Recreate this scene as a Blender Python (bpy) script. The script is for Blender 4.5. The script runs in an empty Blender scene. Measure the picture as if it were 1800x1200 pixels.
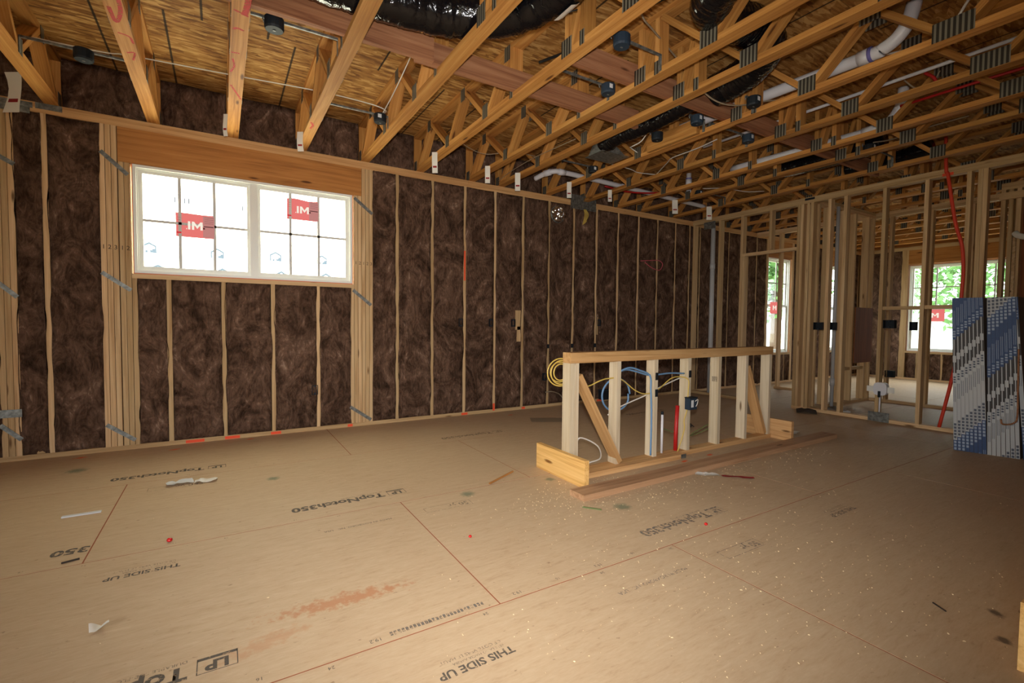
import bpy, bmesh, math, random
from mathutils import Vector, Matrix, noise
random.seed(7)
SC = bpy.context.scene
COL = SC.collection

# ------------------------------------------------------------------ camera, light, exposure
D = 5.113            # room face of the insulated outside wall
H = 2.772            # top of the wall plates
XP = 6.53            # room face of the open stud partition
XF = 12.30           # far outside wall
CAM = Vector((0, 0, 1.1122))
yaw, pitch, roll = math.radians(31.4375), math.radians(-2.2938), math.radians(0.5731)
fw = Vector((math.sin(yaw) * math.cos(pitch), math.cos(yaw) * math.cos(pitch), math.sin(pitch)))
rt = Vector((math.cos(yaw), -math.sin(yaw), 0))
up = rt.cross(fw)
r2 = math.cos(roll) * rt + math.sin(roll) * up
u2 = -math.sin(roll) * rt + math.cos(roll) * up
cd = bpy.data.cameras.new('camera')
cd.sensor_width = 36
cd.lens = 837.197 / 1800 * 36
cd.clip_start = 0.05
cam = bpy.data.objects.new('camera', cd)
COL.objects.link(cam)
cam.matrix_world = Matrix(((r2.x, u2.x, -fw.x, CAM.x), (r2.y, u2.y, -fw.y, CAM.y), (r2.z, u2.z, -fw.z, CAM.z), (0, 0, 0, 1)))
SC.camera = cam

w = bpy.data.worlds.new('overcast_sky')
SC.world = w
w.use_nodes = True
bg = w.node_tree.nodes['Background']
bg.inputs[0].default_value = (0.93, 0.97, 1.0, 1)
bg.inputs[1].default_value = 8.5

def lamp(name, kind, energy, loc, rot=(0, 0, 0), **kw):
    l = bpy.data.lights.new(name, kind)
    l.energy = energy
    for k, v in kw.items():
        setattr(l, k, v)
    o = bpy.data.objects.new(name, l)
    COL.objects.link(o)
    o.location = loc
    o.rotation_euler = rot
    return o
# the photographer's flash, on top of the camera
fl = lamp('camera_flash', 'SPOT', 470, CAM + u2 * 0.13 - fw * 0.02, spot_size=math.radians(112), spot_blend=1.0, shadow_soft_size=0.035, color=(1.0, 0.98, 0.965))
fl.rotation_euler = cam.matrix_world.to_euler()
def portal(name, loc, rot, sx, sy):
    o = lamp(name, 'AREA', 1, loc, rot, shape='RECTANGLE', size=sx, size_y=sy)
    o.data.cycles.is_portal = True
HP = math.pi / 2
portal('portal', (-2.4, -2.72, 1.05), (HP, 0, 0), 1.0, 2.1)
portal('portal', (-3.17, -0.35, 1.07), (HP, 0, -HP), 2.3, 2.05)
portal('portal', (9.09, 5.30, 1.47), (-HP, 0, 0), 0.75, 1.8)
portal('portal', (11.45, 5.30, 1.47), (-HP, 0, 0), 0.75, 1.8)
portal('portal', (12.50, 3.35, 1.47), (HP, 0, HP), 1.75, 1.8)
SC.view_settings.view_transform = 'Standard'
SC.view_settings.look = 'None'
SC.view_settings.gamma = 1
SC.view_settings.use_curve_mapping = False
SC.view_settings.exposure = -0.09
SC.cycles.use_denoising = True
SC.cycles.max_bounces = 8
SC.cycles.diffuse_bounces = 5
SC.cycles.sample_clamp_indirect = 6
SC.cycles.caustics_reflective = False
SC.cycles.caustics_refractive = False

# ------------------------------------------------------------------ materials
def lin(r, g, b):
    f = lambda c: (c / 12.92 if c <= 0.04045 else ((c + 0.055) / 1.055) ** 2.4)
    return (f(r / 255), f(g / 255), f(b / 255), 1)
MATS = {}
class NT:
    def __init__(s, name):
        s.m = bpy.data.materials.new(name)
        s.m.use_nodes = True
        s.t = s.m.node_tree
        s.b = s.t.nodes['Principled BSDF']
        s.out = s.t.nodes['Material Output']
        MATS[name] = s.m
    def n(s, typ, **kw):
        x = s.t.nodes.new(typ)
        for k, v in kw.items():
            if k.startswith('i_'):
                x.inputs[k[2:].replace('_', ' ')].default_value = v
            else:
                setattr(x, k, v)
        return x
    def l(s, a, b):
        s.t.links.new(a, b)
    def ramp(s, fac, stops, interp='LINEAR'):
        r = s.n('ShaderNodeValToRGB')
        r.color_ramp.interpolation = interp
        while len(r.color_ramp.elements) < len(stops):
            r.color_ramp.elements.new(0.5)
        for e, (p, c) in zip(r.color_ramp.elements, stops):
            e.position = p
            e.color = c if len(c) == 4 else (*c, 1)
        s.l(fac, r.inputs[0])
        return r.outputs[0]
    def math(s, op, a, b=None, c=None):
        x = s.n('ShaderNodeMath', operation=op)
        for i, v in enumerate((a, b, c)):
            if v is None:
                continue
            if isinstance(v, (int, float)):
                x.inputs[i].default_value = v
            else:
                s.l(v, x.inputs[i])
        return x.outputs[0]
    def mix(s, fac, a, b, blend='MIX'):
        x = s.n('ShaderNodeMix', data_type='RGBA', blend_type=blend)
        for i, v in ((0, fac), (6, a), (7, b)):
            if isinstance(v, (int, float)):
                x.inputs[i].default_value = v
            elif isinstance(v, tuple):
                x.inputs[i].default_value = v
            else:
                s.l(v, x.inputs[i])
        return x.outputs[2]
    def mapped(s, src, scale, loc=None):
        mp = s.n('ShaderNodeMapping')
        mp.inputs['Scale'].default_value = scale
        s.l(src, mp.inputs[0])
        if loc is not None:
            s.l(loc, mp.inputs['Location'])
        return mp.outputs[0]
    def noise(s, vec, scale, detail=3, rough=0.55, dist=0.0):
        x = s.n('ShaderNodeTexNoise')
        x.inputs['Scale'].default_value = scale
        x.inputs['Detail'].default_value = detail
        x.inputs['Roughness'].default_value = rough
        x.inputs['Distortion'].default_value = dist
        s.l(vec, x.inputs['Vector'])
        return x.outputs['Fac']
    def bump(s, h, strength, dist=0.01):
        x = s.n('ShaderNodeBump')
        x.inputs['Strength'].default_value = strength
        x.inputs['Distance'].default_value = dist
        s.l(h, x.inputs['Height'])
        s.l(x.outputs[0], s.b.inputs['Normal'])
    def rnd(s):
        oi = s.n('ShaderNodeObjectInfo')
        cx = s.n('ShaderNodeCombineXYZ')
        s.l(s.math('MULTIPLY', oi.outputs['Random'], 37.0), cx.inputs[0])
        s.l(s.math('MULTIPLY', oi.outputs['Random'], 91.0), cx.inputs[1])
        s.l(s.math('MULTIPLY', oi.outputs['Random'], 53.0), cx.inputs[2])
        return oi.outputs['Random'], cx.outputs[0]

def plain(name, col, rough=0.6, metal=0.0, spec=0.5, emit=None, estr=1.0):
    t = NT(name)
    t.b.inputs['Base Color'].default_value = col
    t.b.inputs['Roughness'].default_value = rough
    t.b.inputs['Metallic'].default_value = metal
    t.b.inputs['Specular IOR Level'].default_value = spec
    if emit:
        t.b.inputs['Emission Color'].default_value = emit
        t.b.inputs['Emission Strength'].default_value = estr
    return t

def wood(name, light, mid, dark, var=0.25, knots=True, rough=0.7):
    """sawn lumber, grain along local X, every board its own piece of log"""
    t = NT(name)
    tc = t.n('ShaderNodeTexCoord').outputs['Object']
    rv, off = t.rnd()
    v = t.mapped(tc, (0.55, 14, 14), off)
    g1 = t.noise(v, 1.6, 4, 0.6, 0.9)
    v2 = t.mapped(tc, (2.0, 90, 90), off)
    g2 = t.noise(v2, 1.5, 2, 0.5, 0.0)
    f = t.math('ADD', t.math('MULTIPLY', g1, 0.75), t.math('MULTIPLY', g2, 0.25))
    c = t.ramp(f, [(0.32, dark), (0.5, mid), (0.68, light)])
    # board-to-board tone
    k = t.math('ADD', t.math('MULTIPLY', rv, 2 * var), 1 - var)
    kc = t.n('ShaderNodeCombineColor')
    t.l(k, kc.inputs[0]); t.l(k, kc.inputs[1]); t.l(t.math('POWER', k, 1.25), kc.inputs[2])
    c = t.mix(1.0, c, kc.outputs[0], 'MULTIPLY')
    if knots:
        vo = t.n('ShaderNodeTexVoronoi')
        vo.inputs['Scale'].default_value = 1.0
        t.l(t.mapped(tc, (2.1, 9, 9), off), vo.inputs['Vector'])
        kn = t.ramp(vo.outputs['Distance'], [(0.0, (1, 1, 1)), (0.07, (0.9, 0.9, 0.9)), (0.13, (0, 0, 0))])
        c = t.mix(kn, c, (dark[0] * 0.35, dark[1] * 0.28, dark[2] * 0.22, 1))
    t.l(c, t.b.inputs['Base Color'])
    t.b.inputs['Roughness'].default_value = rough
    t.b.inputs['Specular IOR Level'].default_value = 0.25
    t.bump(g2, 0.25, 0.003)
    return t.m

wood('stud_wood', lin(218, 188, 144), lin(202, 168, 122), lin(172, 134, 90), 0.2)
wood('pale_wood', lin(214, 199, 172), lin(202, 185, 156), lin(184, 162, 130), 0.08)
wood('amber_wood', lin(212, 172, 120), lin(196, 152, 100), lin(170, 124, 76), 0.14)
wood('truss_wood', lin(204, 152, 84), lin(182, 126, 62), lin(146, 94, 42), 0.2)
wood('strongback_wood', lin(170, 122, 86), lin(148, 100, 68), lin(112, 68, 44), 0.15)
wood('header_wood', lin(196, 140, 78), lin(182, 124, 64), lin(150, 96, 46), 0.06, rough=0.6)
wood('block_wood', lin(238, 196, 128), lin(226, 180, 108), lin(188, 134, 66), 0.08)
wood('dusty_wood', lin(196, 156, 120), lin(182, 142, 106), lin(152, 112, 80), 0.05)
wood('dark_ply', lin(150, 92, 52), lin(128, 74, 40), lin(98, 54, 28), 0.1, False)

# brown fibreglass
t = NT('insulation')
tc = t.n('ShaderNodeTexCoord').outputs['Object']
rv, off = t.rnd()
v = t.mapped(tc, (1, 1, 0.75), off)
a = t.noise(v, 3.4, 8, 0.66, 2.2)
b = t.noise(t.mapped(tc, (1, 1, 0.45), off), 14.0, 5, 0.7, 3.0)
f = t.math('ADD', t.math('MULTIPLY', a, 0.62), t.math('MULTIPLY', b, 0.38))
c = t.ramp(f, [(0.32, lin(34, 24, 18)), (0.46, lin(88, 66, 52)), (0.58, lin(126, 98, 80)), (0.69, lin(192, 162, 138))])
t.l(c, t.b.inputs['Base Color'])
t.b.inputs['Roughness'].default_value = 1.0
t.b.inputs['Specular IOR Level'].default_value = 0.05
t.bump(f, 1.0, 0.06)

# OSB overhead: long flakes
t = NT('osb')
tc = t.n('ShaderNodeTexCoord').outputs['Object']
rv, off = t.rnd()
def flakes(t, rot, sc, seed):
    mp = t.n('ShaderNodeMapping')
    mp.inputs['Rotation'].default_value = (0, 0, rot)
    mp.inputs['Scale'].default_value = sc
    mp.inputs['Location'].default_value = (seed, seed * 1.7, 0)
    t.l(tc, mp.inputs[0])
    vo = t.n('ShaderNodeTexVoronoi', voronoi_dimensions='2D')
    vo.inputs['Scale'].default_value = 1.0
    t.l(mp.outputs[0], vo.inputs['Vector'])
    sp = t.n('ShaderNodeSeparateColor')
    t.l(vo.outputs['Color'], sp.inputs[0])
    return sp.outputs[0]
f1 = flakes(t, 0.25, (9, 42, 1), 3.1)
f2 = flakes(t, -0.3, (13, 60, 1), 8.7)
f3 = t.noise(t.mapped(tc, (20, 80, 1)), 1.5, 3, 0.6, 0.8)
f = t.math('ADD', t.math('ADD', t.math('MULTIPLY', f1, 0.40), t.math('MULTIPLY', f2, 0.34)), t.math('MULTIPLY', f3, 0.26))
c = t.ramp(f, [(0.2, lin(108, 70, 32)), (0.4, lin(148, 102, 50)), (0.56, lin(168, 122, 64)), (0.8, lin(200, 158, 96))])
# guide lines printed every 16 inches
sx = t.n('ShaderNodeSeparateXYZ')
t.l(tc, sx.inputs[0])
m = t.math('ABSOLUTE', t.math('SUBTRACT', t.math('FRACT', t.math('ADD', t.math('DIVIDE', sx.outputs[0], 0.4064), 0.5)), 0.5))
wob = t.math('MULTIPLY', t.math('SUBTRACT', t.noise(t.mapped(tc, (1, 30, 1)), 1.0, 1), 0.5), 0.012)
ln = t.ramp(t.math('ADD', m, wob), [(0.014, (1, 1, 1)), (0.022, (0, 0, 0))])
c = t.mix(t.math('MULTIPLY', ln, 0.9), c, lin(28, 24, 18))
t.l(c, t.b.inputs['Base Color'])
t.b.inputs['Roughness'].default_value = 0.75
t.b.inputs['Specular IOR Level'].default_value = 0.2
t.bump(f, 0.4, 0.004)

# subfloor: smooth sanded strand board with dirt, stains and marking paint
t = NT('subfloor')
geo = t.n('ShaderNodeNewGeometry').outputs['Position']
rv, off = t.rnd()
fl1 = t.noise(t.mapped(geo, (5, 26, 1)), 1.4, 5, 0.65, 0.8)
fl2 = t.noise(t.mapped(geo, (20, 90, 1)), 1.3, 3, 0.6, 0.3)
big = t.noise(t.mapped(geo, (1, 1, 1)), 0.9, 4, 0.6, 0.4)
f = t.math('ADD', t.math('MULTIPLY', fl1, 0.5), t.math('ADD', t.math('MULTIPLY', fl2, 0.3), t.math('MULTIPLY', big, 0.2)))
c = t.ramp(f, [(0.26, lin(169, 139, 106)), (0.44, lin(194, 166, 132)), (0.58, lin(201, 175, 141)), (0.76, lin(213, 191, 159))])
spk = t.noise(t.mapped(geo, (14, 26, 1)), 2.2, 2, 0.5)
c = t.mix(t.ramp(spk, [(0.70, (0, 0, 0)), (0.78, (0.55, 0.55, 0.55))]), c, lin(110, 78, 50))
def spot(t, c, x, y, rx, ry, ang, col, soft, amt, ns=14.0):
    mp = t.n('ShaderNodeMapping', vector_type='TEXTURE')
    mp.inputs['Location'].default_value = (x, y, 0)
    mp.inputs['Rotation'].default_value = (0, 0, ang)
    mp.inputs['Scale'].default_value = (rx, ry, 1000)
    t.l(geo, mp.inputs[0])
    ln = t.n('ShaderNodeVectorMath', operation='LENGTH')
    t.l(mp.outputs[0], ln.inputs[0])
    nn = t.math('MULTIPLY', t.math('SUBTRACT', t.noise(geo, ns, 4, 0.65), 0.5), soft)
    d = t.math('ADD', ln.outputs['Value'], nn)
    mk = t.ramp(d, [(0.35, (amt, amt, amt)), (1.0, (0, 0, 0))])
    return t.mix(mk, c, col)
c = spot(t, c, 0.40, 1.93, 0.27, 0.055, -0.05, lin(184, 120, 78), 3.6, 0.7, 30)
c = spot(t, c, 0.12, 1.80, 0.16, 0.05, 0.25, lin(192, 138, 98), 3.4, 0.45, 30)
for gx, gy, gr in ((-0.91, 4.58, 0.075), (0.30, 3.69, 0.05), (1.35, 2.74, 0.055), (1.985, 2.71, 0.045), (2.07, 2.08, 0.065)):
    c = spot(t, c, gx, gy, gr, gr, 0, lin(66, 106, 84), 1.2, 0.62, 40)
for gx, gy in ((-0.97, 4.99), (-0.35, 4.93), (0.22, 5.03), (2.96, 4.86), (3.2, 2.53), (3.55, 2.55)):
    c = spot(t, c, gx, gy, 0.05, 0.022, 0.2, lin(240, 96, 40), 1.5, 0.95, 40)
for gx, gy, gr in ((2.56, 0.56, 0.035), (2.66, .50, .03), (2.36, 0.49, 0.035), (7.0, 3.2, 0.5), (5.0, 2.9, 0.3)):
    c = spot(t, c, gx, gy, gr, gr * 0.7, 0.6, lin(52, 42, 34), 2.2, 0.75, 18)
t.l(c, t.b.inputs['Base Color'])
t.b.inputs['Roughness'].default_value = 0.62
t.b.inputs['Specular IOR Level'].default_value = 0.22
t.bump(fl2, 0.12, 0.002)

# worn ink: holes where the print has rubbed off
def ink(name, col, thr=0.46, grain=60):
    t = NT(name)
    t.b.inputs['Base Color'].default_value = col
    t.b.inputs['Roughness'].default_value = 0.8
    geo = t.n('ShaderNodeNewGeometry').outputs['Position']
    nz = t.noise(geo, grain, 3, 0.7)
    mk = t.ramp(nz, [(thr - 0.12, (0, 0, 0)), (thr + 0.06, (0.9, 0.9, 0.9))])
    tr = t.n('ShaderNodeBsdfTransparent')
    mx = t.n('ShaderNodeMixShader')
    t.l(mk, mx.inputs[0]); t.l(tr.outputs[0], mx.inputs[1]); t.l(t.b.outputs[0], mx.inputs[2])
    t.l(mx.outputs[0], t.out.inputs[0])
ink('ink_dark', lin(92, 84, 74), 0.42)
ink('ink_faint', lin(120, 108, 92), 0.52)
ink('ink_worn', lin(116, 108, 100), 0.50, 60)
ink('red_crayon', lin(196, 60, 52), 0.44, 90)
plain('pencil', lin(48, 36, 26), 0.8)
plain('seam', lin(150, 84, 52), 0.95)
plain('orange_paint', lin(240, 84, 44), 0.7)

# galvanised steel and truss plates with rows of teeth slots
t = plain('galvanised', lin(120, 124, 124), 0.5, 0.6)
tc = t.n('ShaderNodeTexCoord').outputs['Object']
nz = t.noise(tc, 30, 3)
t.l(t.ramp(nz, [(0.3, lin(84, 84, 80)), (0.7, lin(146, 148, 142))]), t.b.inputs['Base Color'])
t = plain('truss_plate', lin(118, 112, 98), 0.55, 0.3)
tc = t.n('ShaderNodeTexCoord').outputs['Object']
sx = t.n('ShaderNodeSeparateXYZ'); t.l(tc, sx.inputs[0])
m1 = t.math('FRACT', t.math('MULTIPLY', sx.outputs[0], 40.0))
st = t.ramp(m1, [(0.40, (0, 0, 0)), (0.5, (1, 1, 1))])
t.l(t.mix(st, lin(126, 120, 104), lin(50, 43, 34)), t.b.inputs['Base Color'])

# black flexible duct jacket
t = plain('duct_black', (0.004, 0.004, 0.005, 1), 0.14, 0.0, 0.45)
tc = t.n('ShaderNodeTexCoord').outputs['Object']
n1 = t.noise(tc, 18, 3, 0.5, 0.8)
t.bump(n1, 0.4, 0.02)
t = plain('foil', lin(235, 238, 242), 0.14, 1.0)
tc = t.n('ShaderNodeTexCoord').outputs['Object']
t.bump(t.noise(tc, 16, 2, 0.5), 0.8, 0.03)
plain('box_black', lin(26, 31, 36), 0.6, 0, 0.25)
plain('box_blue', lin(40, 52, 64), 0.6, 0, 0.25)
plain('pvc_white', lin(222, 220, 222), 0.35)
plain('pvc_grey', lin(188, 188, 186), 0.45)
plain('pvc_primer', lin(112, 106, 170), 0.5)
plain('cable_white', lin(214, 208, 196), 0.5)
plain('cable_yellow', lin(204, 174, 84), 0.45)
plain('cable_blue', lin(104, 142, 178), 0.45)
plain('cable_green', lin(98, 112, 62), 0.5)
plain('cable_pink', lin(196, 84, 96), 0.5)
plain('cable_black', lin(22, 22, 22), 0.5)
plain('cable_grey', lin(150, 132, 106), 0.6)
plain('conduit_red', lin(176, 26, 24), 0.5)
plain('conduit_orange', lin(214, 62, 34), 0.55)
plain('paper_white', lin(226, 222, 210), 0.8)
plain('label_white', lin(206, 208, 208), 0.6)
plain('print_red', lin(150, 36, 34), 0.7)
plain('print_dark', lin(60, 56, 54), 0.7)
plain('vinyl_white', lin(238, 240, 232), 0.4)
t = NT('muntin_grey')       # thin white vinyl, lets a little daylight through
df = t.n('ShaderNodeBsdfDiffuse'); df.inputs[0].default_value = lin(216, 216, 212)
tl = t.n('ShaderNodeBsdfTranslucent'); tl.inputs[0].default_value = lin(230, 230, 226)
mx = t.n('ShaderNodeMixShader'); mx.inputs[0].default_value = 0.022
t.l(df.outputs[0], mx.inputs[1]); t.l(tl.outputs[0], mx.inputs[2]); t.l(mx.outputs[0], t.out.inputs[0])
plain('foam_orange', lin(222, 132, 96), 0.8)
plain('tape_blue', lin(24, 58, 104), 0.55)
plain('tape_white', lin(186, 188, 186), 0.6)
plain('tape_dark', lin(52, 46, 42), 0.6)
plain('tape_ink_pale', lin(150, 164, 182), 0.6)
plain('tape_ink_dark', lin(78, 84, 96), 0.6)
plain('gypsum', lin(170, 160, 146), 0.85)
plain('gypsum_face', lin(96, 80, 66), 0.85)
plain('sawdust', lin(240, 216, 168), 0.8)
plain('red_plastic', lin(200, 30, 30), 0.2)
plain('grass_ground', lin(196, 188, 160), 0.95)
plain('siding', lin(196, 200, 206), 0.8)
plain('roofing', lin(130, 130, 136), 0.9)
plain('leaf', lin(96, 140, 78), 0.8)
plain('bark', lin(90, 74, 60), 0.9)
plain('sheathing', lin(150, 110, 64), 0.9)
plain('rag', lin(72, 62, 54), 0.9)

t = NT('glass')
gl = t.n('ShaderNodeBsdfGlossy'); gl.inputs['Roughness'].default_value = 0.02
tr = t.n('ShaderNodeBsdfTransparent'); tr.inputs[0].default_value = (0.95, 0.97, 0.96, 1)
mx = t.n('ShaderNodeMixShader'); mx.inputs[0].default_value = 0.05
t.l(tr.outputs[0], mx.inputs[1]); t.l(gl.outputs[0], mx.inputs[2]); t.l(mx.outputs[0], t.out.inputs[0])
# house wrap as a plain emitter; its daylight glow is put into the material
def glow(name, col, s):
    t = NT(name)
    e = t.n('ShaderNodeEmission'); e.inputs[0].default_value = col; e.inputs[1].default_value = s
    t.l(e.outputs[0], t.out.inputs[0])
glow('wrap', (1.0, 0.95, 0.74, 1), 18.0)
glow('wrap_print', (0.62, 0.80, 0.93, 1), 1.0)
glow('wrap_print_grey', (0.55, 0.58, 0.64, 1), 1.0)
# window film stickers: self-lit colours, the backlight of the film put into the material
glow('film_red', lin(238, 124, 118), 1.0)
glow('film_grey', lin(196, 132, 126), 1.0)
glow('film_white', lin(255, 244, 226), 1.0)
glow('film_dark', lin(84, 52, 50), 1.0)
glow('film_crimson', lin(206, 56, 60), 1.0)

# ------------------------------------------------------------------ mesh helpers
def M(n):
    return MATS[n]
CACHE = {}
def box_mesh(dx, dy, dz, mat):
    k = (round(dx, 4), round(dy, 4), round(dz, 4), mat)
    if k not in CACHE:
        x, y, z = dx / 2, dy / 2, dz / 2
        me = bpy.data.meshes.new('board')
        me.from_pydata([(-x, -y, -z), (x, -y, -z), (x, y, -z), (-x, y, -z), (-x, -y, z), (x, -y, z), (x, y, z), (-x, y, z)], [],
                       [(0, 3, 2, 1), (4, 5, 6, 7), (0, 1, 5, 4), (1, 2, 6, 5), (2, 3, 7, 6), (3, 0, 4, 7)])
        me.materials.append(M(mat))
        CACHE[k] = me
    return CACHE[k]
def link(name, me, parent=None, mw=None):
    o = bpy.data.objects.new(name, me)
    COL.objects.link(o)
    if mw is not None:
        o.matrix_world = mw
    if parent is not None:
        o.parent = parent
        o.matrix_parent_inverse = WORLD.get(parent.name, parent.matrix_basis).inverted()
        WORLD[o.name] = (mw if mw is not None else Matrix())
    else:
        WORLD[o.name] = (mw if mw is not None else Matrix())
    return o
WORLD = {}
RX = {0: Matrix(), 1: Matrix.Rotation(HP, 4, 'Z'), 2: Matrix.Rotation(-HP, 4, 'Y')}
def board(name, lo, hi, mat, parent=None):
    """axis-aligned piece between two corners; the grain follows its longest side"""
    lo, hi = Vector(lo), Vector(hi)
    s = hi - lo
    c = (lo + hi) / 2
    ax = max(range(3), key=lambda i: s[i])
    dims = {0: (s.x, s.y, s.z), 1: (s.y, s.x, s.z), 2: (s.z, s.y, s.x)}[ax]
    return link(name, box_mesh(*dims, mat), parent, Matrix.Translation(c) @ RX[ax])
def beam(name, p0, p1, wid, thk, mat, parent=None, side=(1, 0, 0)):
    """piece from p0 to p1; wid is measured along `side`"""
    p0, p1 = Vector(p0), Vector(p1)
    d = (p1 - p0)
    L = d.length
    x = d.normalized()
    y = Vector(side)
    y = (y - x * y.dot(x)).normalized()
    z = x.cross(y)
    m = Matrix(((x.x, y.x, z.x, 0), (x.y, y.y, z.y, 0), (x.z, y.z, z.z, 0), (0, 0, 0, 1)))
    return link(name, box_mesh(L, wid, thk, mat), parent, Matrix.Translation((p0 + p1) / 2) @ m)
def poly(name, verts, faces, mat, parent=None, smooth=False, mw=None):
    me = bpy.data.meshes.new(name)
    me.from_pydata([tuple(v) for v in verts], [], faces)
    me.materials.append(M(mat))
    if smooth:
        for p in me.polygons:
            p.use_smooth = True
    return link(name, me, parent, mw)
def spline(pts, n=8):
    P = [Vector(p) for p in pts]
    if len(P) < 3:
        return P
    P = [2 * P[0] - P[1]] + P + [2 * P[-1] - P[-2]]
    out = []
    for i in range(1, len(P) - 2):
        a, b, c, d = P[i - 1:i + 3]
        for k in range(n):
            t = k / n
            out.append(0.5 * ((2 * b) + (c - a) * t + (2 * a - 5 * b + 4 * c - d) * t * t + (3 * b - a - 3 * c + d) * t ** 3))
    out.append(P[-2])
    return out
def tube(name, pts, r, mat, parent=None, sides=8, n=8, curve=True, rad=None, mw=None):
    P = spline(pts, n) if curve else [Vector(p) for p in pts]
    verts, faces = [], []
    prev = None
    for i, p in enumerate(P):
        tdir = (P[min(i + 1, len(P) - 1)] - P[max(i - 1, 0)]).normalized()
        a = prev if prev is not None else (Vector((0, 0, 1)) if abs(tdir.z) < 0.9 else Vector((1, 0, 0)))
        a = (a - tdir * a.dot(tdir)).normalized()
        prev = a
        b = tdir.cross(a)
        rr = rad(i / (len(P) - 1)) if rad else r
        for k in range(sides):
            an = 2 * math.pi * k / sides
            verts.append(p + (a * math.cos(an) + b * math.sin(an)) * rr)
    for i in range(len(P) - 1):
        for k in range(sides):
            k2 = (k + 1) % sides
            faces.append((i * sides + k, i * sides + k2, (i + 1) * sides + k2, (i + 1) * sides + k))
    faces.append(tuple(reversed(range(sides))))
    faces.append(tuple((len(P) - 1) * sides + k for k in range(sides)))
    return poly(name, verts, faces, mat, parent, True, mw)
def empty(name, loc, label=None, cat=None, group=None, kind=None, rotz=0.0):
    o = bpy.data.objects.new(name, None)
    COL.objects.link(o)
    o.empty_display_size = 0.1
    m = Matrix.Translation(Vector(loc)) @ Matrix.Rotation(rotz, 4, 'Z')
    o.matrix_world = m
    WORLD[o.name] = m
    return tag(o, label, cat, group, kind)
def tag(o, label=None, cat=None, group=None, kind=None):
    if label: o['label'] = label
    if cat: o['category'] = cat
    if group: o['group'] = group
    if kind: o['kind'] = kind
    return o
def shifted(root, dv, label=None):
    """copy of a thing, its parts and their sub-parts, moved by dv"""
    T = Matrix.Translation(Vector(dv))
    def rec(o, par):
        c = o.copy()
        COL.objects.link(c)
        WORLD[c.name] = T @ WORLD[o.name]
        if par is None:
            c.matrix_basis = T @ o.matrix_basis
        else:
            c.parent = par
            c.matrix_parent_inverse = o.matrix_parent_inverse.copy()
            c.matrix_basis = o.matrix_basis.copy()
        for ch in KIDS.get(o.name, []):
            rec(ch, c)
        return c
    c = rec(root, None)
    if label: c['label'] = label
    return c
KIDS = {}
_link = link
def link(name, me, parent=None, mw=None):
    o = _link(name, me, parent, mw)
    if parent is not None:
        KIDS.setdefault(parent.name, []).append(o)
    return o
TXT = {}
def text_mesh(s, size, mat, align='LEFT', bold=0.0):
    k = (s, size, mat, align, bold)
    if k not in TXT:
        cu = bpy.data.curves.new('lettering', 'FONT')
        cu.body = s
        cu.size = size
        cu.align_x = align
        cu.align_y = 'CENTER'
        cu.offset = bold
        cu.resolution_u = 3
        o = bpy.data.objects.new('lettering', cu)
        COL.objects.link(o)
        dg = bpy.context.evaluated_depsgraph_get()
        me = bpy.data.meshes.new_from_object(o.evaluated_get(dg))
        me.materials.clear()
        me.materials.append(M(mat))
        bpy.data.objects.remove(o)
        TXT[k] = me
    return TXT[k]
def ordinal(i):
    return ['first', 'second', 'third', 'fourth', 'fifth', 'sixth', 'seventh', 'eighth', 'ninth', 'tenth', 'eleventh', 'twelfth',
            'thirteenth', 'fourteenth', 'fifteenth', 'sixteenth', 'seventeenth', 'eighteenth', 'nineteenth', 'twentieth'][i]

# ------------------------------------------------------------------ floor: tongue-and-groove sheets
floor = empty('floor', (0, 0, 0), kind='structure')
board('floor_base', (-3.3, -3.7, -0.10), (12.6, 5.4, -0.0008), 'seam', floor)
ROWS = [4.035, 2.82, 1.59, 0.37, -0.85, -2.07, -3.29, -4.51]
OFFS = [0.91, -0.55, 0.93, -0.51, 0.93, -0.51, 0.93, -0.51]
SHEETS = {}
top_y = 5.255
for ri, y0 in enumerate(ROWS):
    y1 = top_y if ri == 0 else ROWS[ri - 1]
    x = OFFS[ri] - 2.438 * 2
    while x < 12.5:
        a, b = max(x, -3.3), min(x + 2.438, 12.6)
        if b - a > 0.05 and y1 > -3.7:
            o = board('subfloor_sheet', (a + 0.003, max(y0, -3.7) + 0.003, -0.022), (b - 0.003, y1 - 0.003, 0.0), 'subfloor', floor)
            SHEETS[(ri, round(x, 2))] = o
        x += 2.438
def sheet_at(x, y):
    for (ri, x0), o in SHEETS.items():
        y1 = top_y if ri == 0 else ROWS[ri - 1]
        if x0 <= x < x0 + 2.438 and ROWS[ri] <= y < y1:
            return o
def floor_print(s, x, y, size, mat, bold=0.0, rot=math.pi, align='LEFT'):
    o = link('printed_lettering', text_mesh(s, size, mat, align, bold), sheet_at(x - 0.01, y), Matrix.Translation((x, y, 0.0007)) @ Matrix.Rotation(rot, 4, 'Z'))
    return o
def floor_bar(x0, x1, y0, y1, mat):
    return poly('printed_line', [(x0, y0, .0007), (x1, y0, .0007), (x1, y1, .0007), (x0, y1, .0007)], [(0, 1, 2, 3)], mat, sheet_at((x0 + x1) / 2, (y0 + y1) / 2))
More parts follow.
